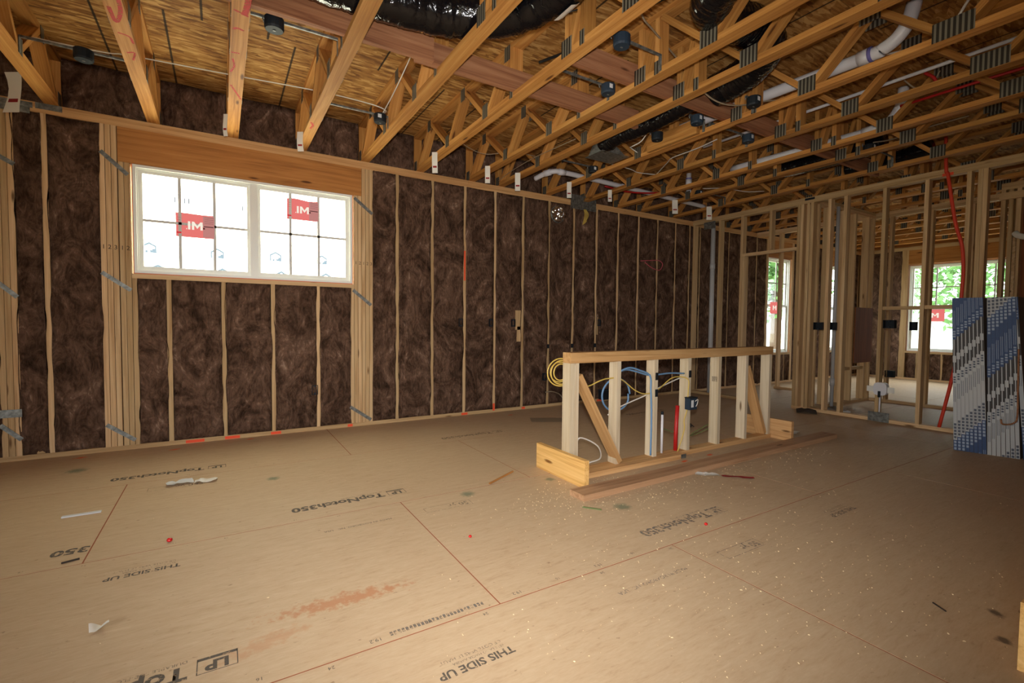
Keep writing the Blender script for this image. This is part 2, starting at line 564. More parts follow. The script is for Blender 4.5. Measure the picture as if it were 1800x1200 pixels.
def logo_print(xr, y, mat, mat2):
    """LP box + TopNotch350; the print reads from the far side of the room"""
    w, h = 0.115, 0.082
    floor_bar(xr - w, xr, y + h / 2 - 0.014, y + h / 2, mat)
    floor_bar(xr - w, xr, y - h / 2, y - h / 2 + 0.003, mat)
    floor_bar(xr - w, xr - w + 0.003, y - h / 2, y + h / 2, mat)
    floor_bar(xr - 0.003, xr, y - h / 2, y + h / 2, mat)
    floor_print('LP', xr - w / 2, y - 0.006, 0.066, mat, 0.0028, align='CENTER')
    floor_print('TopNotch350', xr - w - 0.025, y - 0.004, 0.094, mat, 0.0034)
    floor_print('DURABLE SUB-FLOORING', xr - w - 0.025, y + 0.048, 0.022, mat2)
logo_print(0.02, 4.20, 'ink_dark', 'ink_faint')
logo_print(1.02, 3.005, 'ink_dark', 'ink_faint')
floor_print('350', -0.555, 2.995, 0.094, 'ink_dark', 0.0034)
logo_print(0.035, 1.78, 'ink_dark', 'ink_faint')
logo_print(2.57, 1.755, 'ink_worn', 'ink_worn')
logo_print(2.46, 4.18, 'ink_faint', 'ink_faint')
logo_print(4.9, 4.2, 'ink_faint', 'ink_faint')
def side_up(x, y, m):
    floor_print('THIS SIDE UP', x, y, 0.047, m, 0.0012)
    floor_print('ESTE LADO HACIA ARRIBA', x - 0.02, y + 0.032, 0.016, 'ink_faint')
    floor_print('CE COTE VERS LE HAUT', x - 0.02, y + 0.055, 0.021, 'ink_faint')
side_up(-0.17, 2.59, 'ink_dark')
side_up(0.84, 1.345, 'ink_dark')
side_up(3.3, 1.36, 'ink_worn')
floor_print('MADE IN ROXBORO, NC   USA', 0.81, 2.61, 0.026, 'ink_dark')
for bx, by, bm in ((1.31, 2.615, 'ink_faint'), (2.35, 1.385, 'ink_worn'), (-0.12, 3.83, 'ink_faint')):
    floor_bar(bx - 0.30, bx, by - 0.036, by - 0.033, bm); floor_bar(bx - 0.30, bx, by + 0.033, by + 0.036, bm)
    floor_bar(bx - 0.30, bx - 0.297, by - 0.036, by + 0.036, bm); floor_bar(bx - 0.003, bx, by - 0.036, by + 0.036, bm)
    floor_print('50 yr', bx - 0.02, by, 0.062, bm, 0.001)
for x in (-0.60, 0.10, 0.66, 1.25, 1.70):
    floor_print('16', x, 1.625, 0.022, 'ink_dark'); floor_print('24', x + 0.2, 1.562, 0.022, 'ink_dark')
for x in (0.47, 1.05, 1.49):
    floor_print('19.2', x, 1.622, 0.026, 'ink_dark')
for x in (-0.75, -0.2, 0.35, 1.7):
    floor_print('16', x, 2.852, 0.02, 'ink_faint'); floor_print('24', x + 0.22, 2.79, 0.02, 'ink_faint')
    floor_print('16', x, 4.07, 0.02, 'ink_faint')
for k in range(26): floor_bar(.50 + k * .0145, .510 + k * .0145, 1.618, 1.640, 'ink_worn')
floor_print('MADE IN ROXBORO, NC   USA', 1.80, 1.40, 0.03, 'ink_worn')

# ------------------------------------------------------------------ overhead deck
ceiling = empty('ceiling', (0, 0, 3.178), kind='structure')
crow = [4.02, 2.80, 1.58, 0.36, -0.86, -2.08, -3.30, -4.52]
coff = [0.10 + 0.4064 * 2, -0.087 + 0.4064 * 3, 0.10, 1.1, 0.1, 1.1, 0.1, 1.1]
for ri, y0 in enumerate(crow):
    y1 = 5.24 if ri == 0 else crow[ri - 1]
    x = coff[ri] - 2.438 * 2
    while x < 12.6:
        a, b = max(x, -3.35), min(x + 2.438, 12.7)
        if b - a > 0.05:
            z0 = 3.178
            poly('osb_sheet', [(a - x + sx_ * (b - a - .004) + .002, yy, zz) for zz in (0, .018) for sx_, yy in ((0, .002), (1, .002), (1, y1 - y0 - .002), (0, y1 - y0 - .002))],
                 [(0, 3, 2, 1), (4, 5, 6, 7), (0, 1, 5, 4), (1, 2, 6, 5), (2, 3, 7, 6), (3, 0, 4, 7)], 'osb', ceiling, mw=Matrix.Translation((x, y0, z0)))
        x += 2.438
board('deck_light_seal', (-3.4, -4.6, 3.21), (12.8, 5.5, 3.26), 'sheathing', ceiling)  # unseen cover added above the deck to stop daylight leaking between sheets

# ------------------------------------------------------------------ stud walls
def batt(parent, x0, x1, z0, z1, yf=D, seed=0, axis='x', proud=0.0):
    """fibreglass batt pressed between two framing members"""
    nx, nz = 9, max(4, int((z1 - z0) / 0.055))
    V, F = [], []
    for j in range(nz + 1):
        z = z0 + (z1 - z0) * j / nz
        for i in range(nx + 1):
            u = i / nx
            lapL = 0.011 * max(-0.6, noise.noise((seed * 3.1, z * 4.5, 1.7)) * 2.0)
            lapR = 0.011 * max(-0.6, noise.noise((seed * 7.7, z * 4.5, 9.2)) * 2.0)
            x = x0 - lapL + (x1 + lapR - x0 + lapL) * u
            e = min(u, 1 - u) * 2
            d = noise.fractal((x * 3.0 + seed, z * 2.6, seed * 5.3), 0.8, 2.1, 4) * 0.028
            y = yf + 0.012 - 0.014 * (1 - e) ** 6 + d * (0.25 + 0.75 * min(1, e * 2.5)) - proud
            if i in (0, nx):
                y = yf - 0.003
            V.append((x, y, z) if axis == 'x' else (y, x, z))
    k = nx + 1
    for j in range(nz):
        for i in range(nx):
            q = (j * k + i, j * k + i + 1, (j + 1) * k + i + 1, (j + 1) * k + i)
            F.append(q if axis == 'x' else q[::-1])
    n0 = len(V)
    yb = yf + 0.12
    for (x, z) in ((x0, z0), (x1, z0), (x1, z1), (x0, z1)):
        V.append((x, yb, z) if axis == 'x' else (yb, x, z))
    F.append((n0, n0 + 3, n0 + 2, n0 + 1))
    F.append(tuple(range(0, k)) [::-1] + (n0, n0 + 1)); F.append(tuple(nz * k + i for i in range(k)) + (n0 + 2, n0 + 3))
    F.append(tuple(j * k for j in range(nz + 1)) + (n0 + 3, n0)); F.append(tuple(j * k + nx for j in range(nz + 1))[::-1] + (n0 + 1, n0 + 2))
    o = poly('insulation_batt', V, F, 'insulation', parent, True)
    return o
T15 = 0.0381
wall = empty('wall_back', (0, D, 0), kind='structure')
DEP = 0.14
def vstud(xc, z0, z1, parent=wall, name='stud', mat='stud_wood', y0=D, dep=DEP):
    return board(name, (xc - T15 / 2 + .0015, y0, z0), (xc + T15 / 2 - .0015, y0 + dep, z1), mat, parent)
ZT, ZB = H - 0.0762, T15
XL = -3.0
board('bottom_plate', (XL, D, 0), (6.35, D + DEP, T15), 'stud_wood', wall)
board('bottom_plate', (6.36, D, 0), (XF, D + DEP, T15), 'stud_wood', wall)
board('top_plate', (XL, D, ZT), (4.02, D + DEP, ZT + T15), 'amber_wood', wall)
board('top_plate', (4.03, D, ZT), (XF, D + DEP, ZT + T15), 'amber_wood', wall)
board('top_plate', (XL, D, ZT + T15), (2.5, D + DEP, H), 'amber_wood', wall)
board('top_plate', (2.503, D, ZT + T15), (XF, D + DEP, H), 'amber_wood', wall)
# outside sheathing, with the window openings left free
def sheath(x0, x1, z0, z1):
    board('sheathing_panel', (x0, D + DEP, z0), (x1, D + DEP + .012, z1), 'sheathing', wall)
sheath(-3.2, -0.62, -.1, 3.2); sheath(-.62, 1.18, -.1, 1.49); sheath(-.62, 1.18, 2.42, 3.2); sheath(1.18, 8.70, -.1, 3.2)
sheath(8.70, 9.48, -.1, .57); sheath(8.70, 9.48, 2.38, 3.2); sheath(9.48, 11.06, -.1, 3.2); sheath(11.06, 11.84, -.1, .57)
sheath(11.06, 11.84, 2.38, 3.2); sheath(11.84, 12.5, -.1, 3.2)
full = [-2.62, -2.21, -1.80, -1.424, -1.386, -1.348, -1.158, -0.814, -0.775, -0.736]
for x in full: vstud(x, ZB, ZT)
for x in (-0.693, -0.655): vstud(x, ZB, 2.41, name='jack_stud')
vstud(-0.616, ZB, 1.453, name='cripple_stud')
grid0 = -0.3825
cr = [grid0 + 0.4064 * n for n in range(4)]
for x in cr: vstud(x, ZB, 1.453, name='cripple_stud')
vstud(1.171, ZB, 1.453, name='cripple_stud')
for x in (1.210, 1.249): vstud(x, ZB, 2.41, name='jack_stud')
for x in (1.288, 1.327, 1.366): vstud(x, ZB, ZT)
gs = [grid0 + 0.4064 * n for n in range(5, 17)]
for x in gs: vstud(x, ZB, ZT)
vstud(6.46, ZB, ZT)
beyond = [6.72, 7.09, 7.49, 7.90, 8.31, 8.63, 8.67, 9.51, 9.55, 9.93, 10.33, 10.74, 11.00, 11.03, 11.87, 11.91, 12.2]
for x in beyond: vstud(x, ZB, ZT)
for x in (8.9, 9.3, 11.25, 11.65): vstud(x, ZB, .56, name='cripple_stud')
for a, b in ((8.69, 9.49), (11.05, 11.85)):
    board('header', (a, D, 2.39), (b, D + DEP, ZT), 'header_wood', wall)
    board('sill_plate', (a, D, .545), (b, D + DEP, .583), 'stud_wood', wall)
board('header', (-0.7125, D - .001, 2.411), (1.2675, D + DEP, ZT - .001), 'header_wood', wall)
board('sill_plate', (-0.635, D - .001, 1.4535), (1.1905, D + DEP, 1.4915), 'stud_wood', wall)
# batts
edges = [(-2.6, -2.23), (-2.19, -1.82), (-1.78, -1.443), (-1.329, -1.177), (-1.139, -0.833)]
for i, (a, b) in enumerate(edges): batt(wall, a, b, ZB, ZT, seed=i + 1)
lows = [-0.616] + cr + [1.171]
for i in range(len(lows) - 1): batt(wall, lows[i] + T15 / 2, lows[i + 1] - T15 / 2, ZB, 1.453, seed=20 + i)
hi_ = [1.366] + gs + [6.46] + [6.72, 7.09, 7.49, 7.90, 8.31, 8.63]
for i in range(len(hi_) - 1): batt(wall, hi_[i] + T15 / 2, hi_[i + 1] - T15 / 2, ZB, ZT, seed=40 + i)
for i, (a, b) in enumerate(((9.57, 9.91), (9.95, 10.31), (10.35, 10.72), (10.76, 10.98), (11.93, 12.18))): batt(wall, a, b, ZB, ZT, seed=70 + i)
for i, (a, b) in enumerate(((8.69, 8.88), (8.92, 9.28), (9.32, 9.49), (11.05, 11.23), (11.27, 11.63), (11.67, 11.85))): batt(wall, a, b, ZB, .545, seed=80 + i)
# steel straps nailed across the posts
def strap(a, b, y=D - .002, parent=wall, wid=.032):
    beam('steel_strap', (a[0], y, a[1]), (b[0], y, b[1]), .003, wid, 'galvanised', parent, (0, 1, 0))
for a, b in (((-.822, 2.475), (-.648, 2.31)), ((-.83, 1.49), (-.642, 1.35)), ((-.822, .226), (-.634, .077)), ((1.194, 2.384), (1.379, 2.24)), ((1.179, 1.432), (1.365, 1.28)),
             ((1.146, .212), (1.363, .056)), ((-1.47, 2.36), (-1.327, 2.275)), ((-1.46, 1.40), (-1.331, 1.268)), ((-1.448, .288), (-1.331, .164))):
    strap(a, b)
strap((-1.6, .372), (-1.325, .372), wid=.062)
strap((-1.7, 2.742), (-1.215, 2.742), wid=.04); strap((-1.20, 2.748), (-1.045, 2.748), wid=.045); strap((-1.7, 2.70), (-1.23, 2.70), D - .005, wid=.05)
board('nail_plate', (4.028, D - .004, 2.655), (4.472, D - .001, 2.845), 'galvanised', wall)
# carpenter's numbers on the posts
for s, x in zip('12312', (-.814, -.775, -.736, -.693, -.655)):
    link('pencil_number', text_mesh(s, .05, 'pencil', 'CENTER'), wall, Matrix.Translation((x, D - .0015, 1.70)) @ Matrix.Rotation(HP, 4, 'X'))
for s, x in zip('12123', (1.210, 1.249, 1.288, 1.327, 1.366)):
    link('pencil_number', text_mesh(s, .045, 'pencil', 'CENTER'), wall, Matrix.Translation((x, D - .0015, 1.715)) @ Matrix.Rotation(HP, 4, 'X'))
for x0, w_ in ((-.28, .14), (0.02, .12), (.4, .09), (1.12, .05), (2.43, .08), (3.28, .05), (4.55, .1)):
    board('orange_paint_mark', (x0, D - .0012, .004), (x0 + w_, D - .0004, .03), 'orange_paint', wall)
board('orange_paint_mark', (2.452, D - .0012, 1.60), (2.472, D - .0004, 1.95), 'orange_paint', wall)
board('orange_paint_mark', (2.855, D - .0012, .02), (2.883, D - .0004, .11), 'orange_paint', wall)
board('lumber_scrap', (-1.25, D + .01, ZB), (-1.178, D + .05, .085), 'stud_wood', wall)
for x0, x1, z0, z1 in ((3.175, 3.252, 1.02, 1.265), (3.20, 3.254, .87, 1.06), (4.515, 4.545, .95, 1.2)):
    board('blocking', (x0, D - .001, z0), (x1, D + .04, z1), 'stud_wood', wall)

# insulation between truss ends above the plates
TX = [-2.326, -1.716, -1.106, -0.466, 0.113, 0.694, 1.304, 1.904, 2.545, 2.945, 3.645, 4.285, 4.895, 5.365, 6.065]
TX2 = [6.90, 7.51, 8.12, 8.73, 9.34, 9.95, 10.56, 11.17, 11.78]
allx = TX + TX2
for i in range(len(allx) - 1):
    o = batt(wall, allx[i] + .045, allx[i + 1] - .045, H, 3.172, yf=D + .07, seed=100 + i, proud=.015)
    o.name = 'rim_insulation_batt'

# ------------------------------------------------------------------ windows
def ring(x0, x1, z0, z1, t, y0, y1):
    V, F = [], []
    def b(a, c, e, f):
        n = len(V)
        V.extend([(a, y0, e), (c, y0, e), (c, y1, e), (a, y1, e), (a, y0, f), (c, y0, f), (c, y1, f), (a, y1, f)])
        F.extend([tuple(n + i for i in q) for q in ((0, 3, 2, 1), (4, 5, 6, 7), (0, 1, 5, 4), (1, 2, 6, 5), (2, 3, 7, 6), (3, 0, 4, 7))])
    b(x0, x1, z0, z0 + t); b(x0, x1, z1 - t, z1); b(x0, x0 + t, z0 + t, z1 - t); b(x1 - t, x1, z0 + t, z1 - t)
    return V, F
def window(name, loc, rz, W, Hh, units, grid, sashes):
    """origin at the lower inner corner of the frame; +y is outdoors"""
    root = empty(name, loc, kind='structure', rotz=rz)
    Mw = WORLD[root.name]
    def P(n, V, F, mat, par=root):
        return poly(n, V, F, mat, par, mw=Mw.copy())
    def B(n, lo, hi, mat, par=root):
        x0, y0, z0 = lo; x1, y1, z1 = hi
        V = [(x0, y0, z0), (x1, y0, z0), (x1, y1, z0), (x0, y1, z0), (x0, y0, z1), (x1, y0, z1), (x1, y1, z1), (x0, y1, z1)]
        return P(n, V, [(0, 3, 2, 1), (4, 5, 6, 7), (0, 1, 5, 4), (1, 2, 6, 5), (2, 3, 7, 6), (3, 0, 4, 7)], mat, par)
    P('foam_seal', *ring(-.008, W + .008, -.008, Hh + .008, .01, .01, .03), 'foam_orange')
    P('frame', *ring(0, W, 0, Hh, .022, .0, .10), 'vinyl_white')
    P('frame_step', *ring(.022, W - .022, .022, Hh - .022, .014, .02, .10), 'vinyl_white')
    uw = W / units
    for k in range(units - 1):
        B('mullion', (uw * (k + 1) - .032, .012, .022), (uw * (k + 1) + .032, .10, Hh - .022), 'vinyl_white')
    for k in range(units):
        a = uw * k + (.036 if k == 0 else .030)
        b = uw * (k + 1) - (.036 if k == units - 1 else .030)
        zs = [.036 + (Hh - .072) * j / sashes for j in range(sashes + 1)]
        for j in range(sashes):
            z0, z1 = zs[j], zs[j + 1]
            yo = .03 + .022 * j
            s = P('sash', *ring(a, b, z0, z1, .026, yo, yo + .03), 'vinyl_white')
            ga, gb, g0, g1 = a + .026, b - .026, z0 + .026, z1 - .026
            B('glass_pane', (ga, yo + .012, g0), (gb, yo + .016, g1), 'glass', s)
            if grid and (sashes == 1 or j == sashes - 1):
                for q in range(1, grid[0]):
                    xx = ga + (gb - ga) * q / grid[0]
                    B('muntin', (xx - .012, yo + .001, g0), (xx + .012, yo + .010, g1), 'muntin_grey', s)
                for q in range(1, grid[1]):
                    zz = g0 + (g1 - g0) * q / grid[1]
                    B('muntin', (ga, yo + .001, zz - .011), (gb, yo + .010, zz + .011), 'muntin_grey', s)
    return root
window('window_1', (-0.618, D + .004, 1.500), 0, 1.791, .908, 2, (3, 2), 1)
window('window_2', (8.712, D + .02, .585), 0, .75, 1.79, 1, (2, 2), 2)
window('window_3', (11.075, D + .02, .585), 0, .75, 1.79, 1, (2, 2), 2)
window('window_4', (XF + .02, 4.215, .60), -HP, 1.72, 1.77, 2, (2, 2), 2)

# house wrap hung over the outside of the first window
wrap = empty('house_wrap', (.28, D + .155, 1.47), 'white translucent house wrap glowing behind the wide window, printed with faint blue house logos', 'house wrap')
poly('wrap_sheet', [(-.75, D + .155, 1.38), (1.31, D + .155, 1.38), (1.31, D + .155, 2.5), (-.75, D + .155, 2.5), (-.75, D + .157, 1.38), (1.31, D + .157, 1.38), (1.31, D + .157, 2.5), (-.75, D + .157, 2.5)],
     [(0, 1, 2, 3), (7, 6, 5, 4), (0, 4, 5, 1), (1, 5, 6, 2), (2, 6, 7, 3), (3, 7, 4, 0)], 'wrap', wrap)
def house_logo(x, z, s, mat='wrap_print', blob=True):
    y = D + .153
    V = []; F = []
    def q(pts):
        n = len(V); V.extend([(x + px * s, y, z + pz * s) for px, pz in pts]); F.append(tuple(range(n, n + len(pts))))
    q([(-.5, .25), (0, .55), (0, .36), (-.5, .06)]); q([(0, .55), (.5, .25), (.5, .06), (0, .36)])
    q([(-.5, .2), (-.38, .2), (-.38, -.35), (-.5, -.35)]); q([(.38, .2), (.5, .2), (.5, -.35), (.38, -.35)]); q([(-.5, -.35), (.5, -.35), (.5, -.3), (-.5, -.3)])
    if blob:
        q([(.05, -.3), (.44, -.3), (.44, .02), (.2, 0), (.2, -.12), (.05, -.12)]); q([(-.26, -.3), (-.1, -.3), (-.1, -.15), (-.26, -.15)])
    poly('house_logo', V, F, mat, wrap)
def chevrons(x, z, s):
    y = D + .153
    V = []; F = []
    def q(pts):
        n = len(V); V.extend([(x + px * s, y, z + pz * s) for px, pz in pts]); F.append(tuple(range(n, n + len(pts))))
    q([(-.5, .1), (0, .5), (0, .42), (-.5, .02)]); q([(0, .5), (.5, .1), (.5, .02), (0, .42)])
    for k in (-.5, -.22, .16, .44):
        q([(k, .05), (k + .12, .05), (k + .12, -.4), (k, -.4)])
    poly('house_logo', V, F, 'wrap_print_grey', wrap)
for x, z in ((-.53, 1.73), (.47, 1.73), (.90, 1.73), (-.02, 1.72)): house_logo(x, z, .105)
for x, z in ((-.47, 1.53), (.02, 1.53), (.52, 1.535), (.94, 1.54)): house_logo(x, z, .12, blob=False)
chevrons(-.29, 2.20, .11); chevrons(.24, 2.19, .11)
# film stickers on the panes
def sticker(x, z, wd, ht, label, wobble):
    y = D + .036
    st = empty('window_sticker', (x, y, z), label, 'sticker')
    N = 6
    V = [(x + wd * (i / N - .5), y, z + sz * ht / 2 + (wobble * math.sin(i * 1.1) if sz > 0 else 0)) for sz in (-1, 1) for i in range(N + 1)]
    V += [(a, b - .0006, c) for a, b, c in V]
    k = N + 1
    F = [(2 * k + i, 2 * k + i + 1, 3 * k + i + 1, 3 * k + i) for i in range(N)] + [(i + 1, i, k + i, k + i + 1) for i in range(N)]
    F += [(i, i + 1, 2 * k + i + 1, 2 * k + i) for i in range(N)] + [(k + i + 1, k + i, 3 * k + i, 3 * k + i + 1) for i in range(N)] + [(0, 2 * k, 3 * k, k), (N, k + N, 3 * k + N, 2 * k + N)]
    fm = poly('film', V, F, 'film_red', st)
    def bar(x0, x1, z0, z1, m, n='print_line', d=.002):
        poly(n, [(x + x0 * wd, y - d, z + z0 * ht), (x + x1 * wd, y - d, z + z0 * ht), (x + x1 * wd, y - d, z + z1 * ht), (x + x0 * wd, y - d, z + z1 * ht)], [(0, 1, 2, 3)], m, fm)
    bar(.2, .5, -.46, .44, 'film_grey', 'grey_panel', .0015)
    def letter(pts):
        poly('lettering', [(x + a_ * wd, y - .003, z + b_ * ht) for a_, b_ in pts], [tuple(range(len(pts)))], 'film_white', fm)
    letter([(-.19, -.17), (-.13, -.17), (-.13, .17), (-.19, .17)]); letter([(-.235, -.17), (-.215, -.17), (-.215, -.12), (-.235, -.12)])
    letter([(-.09, -.17), (-.03, -.17), (-.03, .04), (.05, -.12), (.13, .04), (.13, -.17), (.19, -.17), (.19, .17), (.13, .17), (.05, .0), (-.03, .17), (-.09, .17)])
    bar(.22, .48, -.02, .02, 'film_dark', d=.004); bar(.20, .25, -.12, -.05, 'film_dark', d=.004); bar(-.48, -.36, -.36, -.29, 'film_crimson')
    for q in range(4):
        bar(.24, .48, .14 + q * .08, .15 + q * .08, 'film_dark', d=.0022)
    for q in range(3):
        bar(-.47, -.38, .1 + q * .1, .11 + q * .1, 'film_crimson')
sticker(-.184, 1.945, .288, .21, 'red film sticker lettered IM on the left half of the wide window', .002)
def far_sticker(vx, label):
    st = empty('window_sticker', vx[0], label, 'sticker')
    V = vx
    poly('film', V, [(0, 1, 2, 3), (3, 2, 1, 0)], 'film_red', st)
    c_ = sum((Vector(v) for v in V), Vector()) / 4
    u_ = (Vector(V[1]) - Vector(V[0])); n_ = (Vector(V[3]) - Vector(V[0])); o_ = u_.cross(n_).normalized() * .002
    for pts in ([(-.2, -.2), (-.1, -.2), (-.1, .2), (-.2, .2)], [(.1, -.2), (.2, -.2), (.2, .2), (.1, .2)], [(-.2, .2), (-.1, .2), (.0, .0), (.0, -.1)], [(.0, .0), (.1, .2), (.2, .2), (.0, -.1)]):
        poly('lettering', [c_ + u_ * a_ + n_ * b_ + o_ for a_, b_ in pts], [(0, 1, 2, 3)], 'film_white', st)
far_sticker([(8.86, D + .045, 1.33), (9.16, D + .045, 1.33), (9.16, D + .045, 1.55), (8.86, D + .045, 1.55)], 'red film sticker on the tall window seen through the doorway')
far_sticker([(XF + .045, 3.93, 1.22), (XF + .045, 3.63, 1.22), (XF + .045, 3.63, 1.46), (XF + .045, 3.93, 1.46)], 'red film sticker on the far double window behind the partition')
sticker(.706, 2.20, .288, .20, 'red film sticker lettered IM high on the right half of the wide window', .007)

# ------------------------------------------------------------------ open partition to the next room
part_ = empty('wall_right', (XP, 3, 0), kind='structure')
PD = 0.089
def pstud(yc, z0=ZB, z1=ZT, name='stud', mat='stud_wood', x0=XP, par=part_, n=1):
    return board(name, (x0, yc - T15 / 2 + .0012, z0), (x0 + PD, yc + T15 / 2 - .0012, z1), mat, par)
board('bottom_plate', (XP, 4.21, 0), (XP + PD, D - .002, T15), 'stud_wood', part_)
board('bottom_plate', (XP, 1.60, 0), (XP + PD, 3.47, T15), 'stud_wood', part_)
board('top_plate', (XP, -3.4, ZT), (XP + PD, D - .002, ZT + T15), 'stud_wood', part_)
board('top_plate', (XP, -3.4, ZT + T15), (XP + PD, D - .002, H), 'stud_wood', part_)
for y in (5.085, 4.62, 4.255, 3.45, 3.41, 3.33, 3.285, 3.08, 2.90, 2.50, 2.115, 1.775, 1.69, 1.652): pstud(y)
for y in (4.215,): pstud(y, ZB, 2.11, 'jack_stud')
board('door_header', (XP, 3.47, 2.112), (XP + PD, 4.235, 2.150), 'stud_wood', part_)
pstud(3.83, 2.150, ZT, 'cripple_stud')
board('blocking', (XP + .01, 1.80, 1.305), (XP + PD, 2.095, 1.343), 'stud_wood', part_); board('blocking', (XP + .01, 2.135, 1.300), (XP + PD, 2.48, 1.338), 'stud_wood', part_)
board('nail_plate', (XP - .003, 2.37, .0), (XP - .001, 2.58, .11), 'galvanised', part_)
board('nail_plate', (XP - .003, 3.26, 2.735), (XP - .001, 3.38, 2.762), 'box_black', part_)
board('nail_plate', (XP - .004, 4.70, 2.60), (XP - .001, 4.90, 2.71), 'galvanised', part_)
# small room behind it
wm = empty('wall_closet', (7.4, 3.27, 0), kind='structure')
board('bottom_plate', (XP + PD + .002, 3.27, 0), (8.288, 3.359, T15), 'stud_wood', wm)
board('top_plate', (XP + PD + .002, 3.27, ZT), (8.288, 3.359, ZT + T15), 'stud_wood', wm); board('top_plate', (XP + PD + .002, 3.27, ZT + T15), (8.288, 3.359, H), 'stud_wood', wm)
for x in (6.70, 6.98, 7.36, 7.70, 8.10, 8.26): board('stud', (x - T15 / 2, 3.27, ZB), (x + T15 / 2, 3.359, ZT), 'stud_wood', wm)
board('plywood_panel', (7.74, 3.257, .58), (8.28, 3.269, 1.376), 'dark_ply', wm)
board('blocking', (7.38, 3.28, .48), (8.08, 3.36, .52), 'stud_wood', wm)
wx = empty('wall_middle', (8.29, 2.6, 0), kind='structure')
board('bottom_plate', (8.29, 1.3, 0), (8.379, 3.36, T15), 'stud_wood', wx)
board('top_plate', (8.29, 1.3, ZT), (8.379, 3.36, ZT + T15), 'stud_wood', wx); board('top_plate', (8.29, 1.3, ZT + T15), (8.379, 3.36, H), 'stud_wood', wx)
for y in (3.34, 3.08, 2.62, 2.20, 1.82, 1.40): pstud(y, x0=8.29, par=wx)
board('bottom_plate', (8.29, 4.26, 0), (8.379, 4.72, T15), 'stud_wood', wx); board('top_plate', (8.29, 3.36, ZT), (8.379, D - .01, H), 'stud_wood', wx)
for y in (4.68, 4.30): pstud(y, x0=8.29, par=wx)
# stair enclosure in the dim corner behind the drywall
ws = empty('wall_stair', (7.75, 1.2, 0), kind='structure')
for y in (1.80, 1.735, 1.67, 1.30, 0.9, .5): board('stud', (7.75, y - T15 / 2, ZB), (7.839, y + T15 / 2, ZT), 'stud_wood', ws)
board('top_plate', (7.75, -.6, ZT), (7.839, 1.82, H), 'stud_wood', ws); board('bottom_plate', (7.75, -.6, 0), (7.839, 1.82, T15), 'stud_wood', ws)
board('header', (7.72, -.6, 2.58), (7.749, 1.83, 2.66), 'stud_wood', ws)
board('plywood_panel', (7.84, -.6, 0), (7.852, 1.66, 3.1), 'dark_ply', ws)
# far outside wall
wf = empty('wall_far', (XF, 3, 0), kind='structure')
board('bottom_plate', (XF, -3.4, 0), (XF + DEP, D, T15), 'stud_wood', wf); board('top_plate', (XF, -3.4, ZT), (XF + DEP, D, H), 'stud_wood', wf)
for y in (5.06, 4.70, 4.33, 4.29, 4.255, 2.455, 2.42, 2.02, 1.62, 1.22, .82, .42, 0, -.4, -.8, -1.2, -1.6, -2.0, -2.4, -2.8): board('stud', (XF, y - T15 / 2, ZB), (XF + DEP, y + T15 / 2, ZT), 'stud_wood', wf)
board('header', (XF, 2.475, 2.40), (XF + DEP, 4.235, ZT), 'header_wood', wf); board('sill_plate', (XF - .001, 2.475, .555), (XF + DEP, 4.235, .593), 'stud_wood', wf)
lowy = [4.235, 4.03, 3.63, 3.35, 3.03, 2.62, 2.475]
for y in lowy[1:-1]: board('cripple_stud', (XF, y - T15 / 2, ZB), (XF + DEP, y + T15 / 2, .555), 'stud_wood', wf)
for i in range(len(lowy) - 1): batt(wf, lowy[i + 1] + T15 / 2, lowy[i] - T15 / 2, ZB, .555, yf=XF, seed=200 + i, axis='y')
for i, (a, b) in enumerate(((4.35, 4.68), (4.72, 5.04), (2.04, 2.40), (1.64, 2.0), (1.24, 1.6))): batt(wf, a, b, ZB, ZT, yf=XF, seed=210 + i, axis='y')
board('sheathing_panel', (XF + DEP, 4.22, -.1), (XF + DEP + .012, 5.28, 3.2), 'sheathing', wf); board('sheathing_panel', (XF + DEP, -3.7, -.1), (XF + DEP + .012, 2.49, 3.2), 'sheathing', wf)
board('sheathing_panel', (XF + DEP, 2.49, -.1), (XF + DEP + .012, 4.22, .6), 'sheathing', wf); board('sheathing_panel', (XF + DEP, 2.49, 2.375), (XF + DEP + .012, 4.22, 3.2), 'sheathing', wf)
board('rim_board', (XF + .1, -3.7, H), (XF + .138, 5.25, 3.178), 'header_wood', wf)
# unseen left and rear walls; their openings are added to let daylight in
wl = empty('wall_left', (-3.1, 0, 0), kind='structure')
board('sheathing_panel', (-3.2, -3.7, -.1), (-3.14, -1.5, 3.2), 'sheathing', wl); board('sheathing_panel', (-3.2, .8, -.1), (-3.14, 5.27, 3.2), 'sheathing', wl)
board('sheathing_panel', (-3.2, -1.5, 2.1), (-3.14, .8, 3.2), 'sheathing', wl); board('sheathing_panel', (-3.2, -1.5, -.1), (-3.14, .8, .04), 'sheathing', wl)
board('header', (-3.14, -1.5, 2.1), (-3.0, .8, ZT - .002), 'header_wood', wl)
for k in range(20):
  if not -1.52 < -3.4 + k * .4064 < .82: board('stud', (-3.14, -3.4 + k * .4064 - T15 / 2, ZB), (-3.0, -3.4 + k * .4064 + T15 / 2, ZT), 'stud_wood', wl)
board('top_plate', (-3.14, -3.5, ZT), (-3.0, 5.1, H), 'stud_wood', wl); board('bottom_plate', (-3.14, -3.5, 0), (-3.0, 5.1, T15), 'stud_wood', wl)
YR = -2.70
wr = empty('wall_rear', (0, YR + .1, 0), kind='structure')
board('sheathing_panel', (-3.2, YR - .06, -.1), (-2.9, YR, 3.2), 'sheathing', wr); board('sheathing_panel', (-1.9, YR - .06, -.1), (12.5, YR, 3.2), 'sheathing', wr)
board('sheathing_panel', (-2.9, YR - .06, 2.1), (-1.9, YR, 3.2), 'sheathing', wr); board('sheathing_panel', (-2.9, YR - .06, -.1), (-1.9, YR, .0), 'sheathing', wr)
x = -3.0
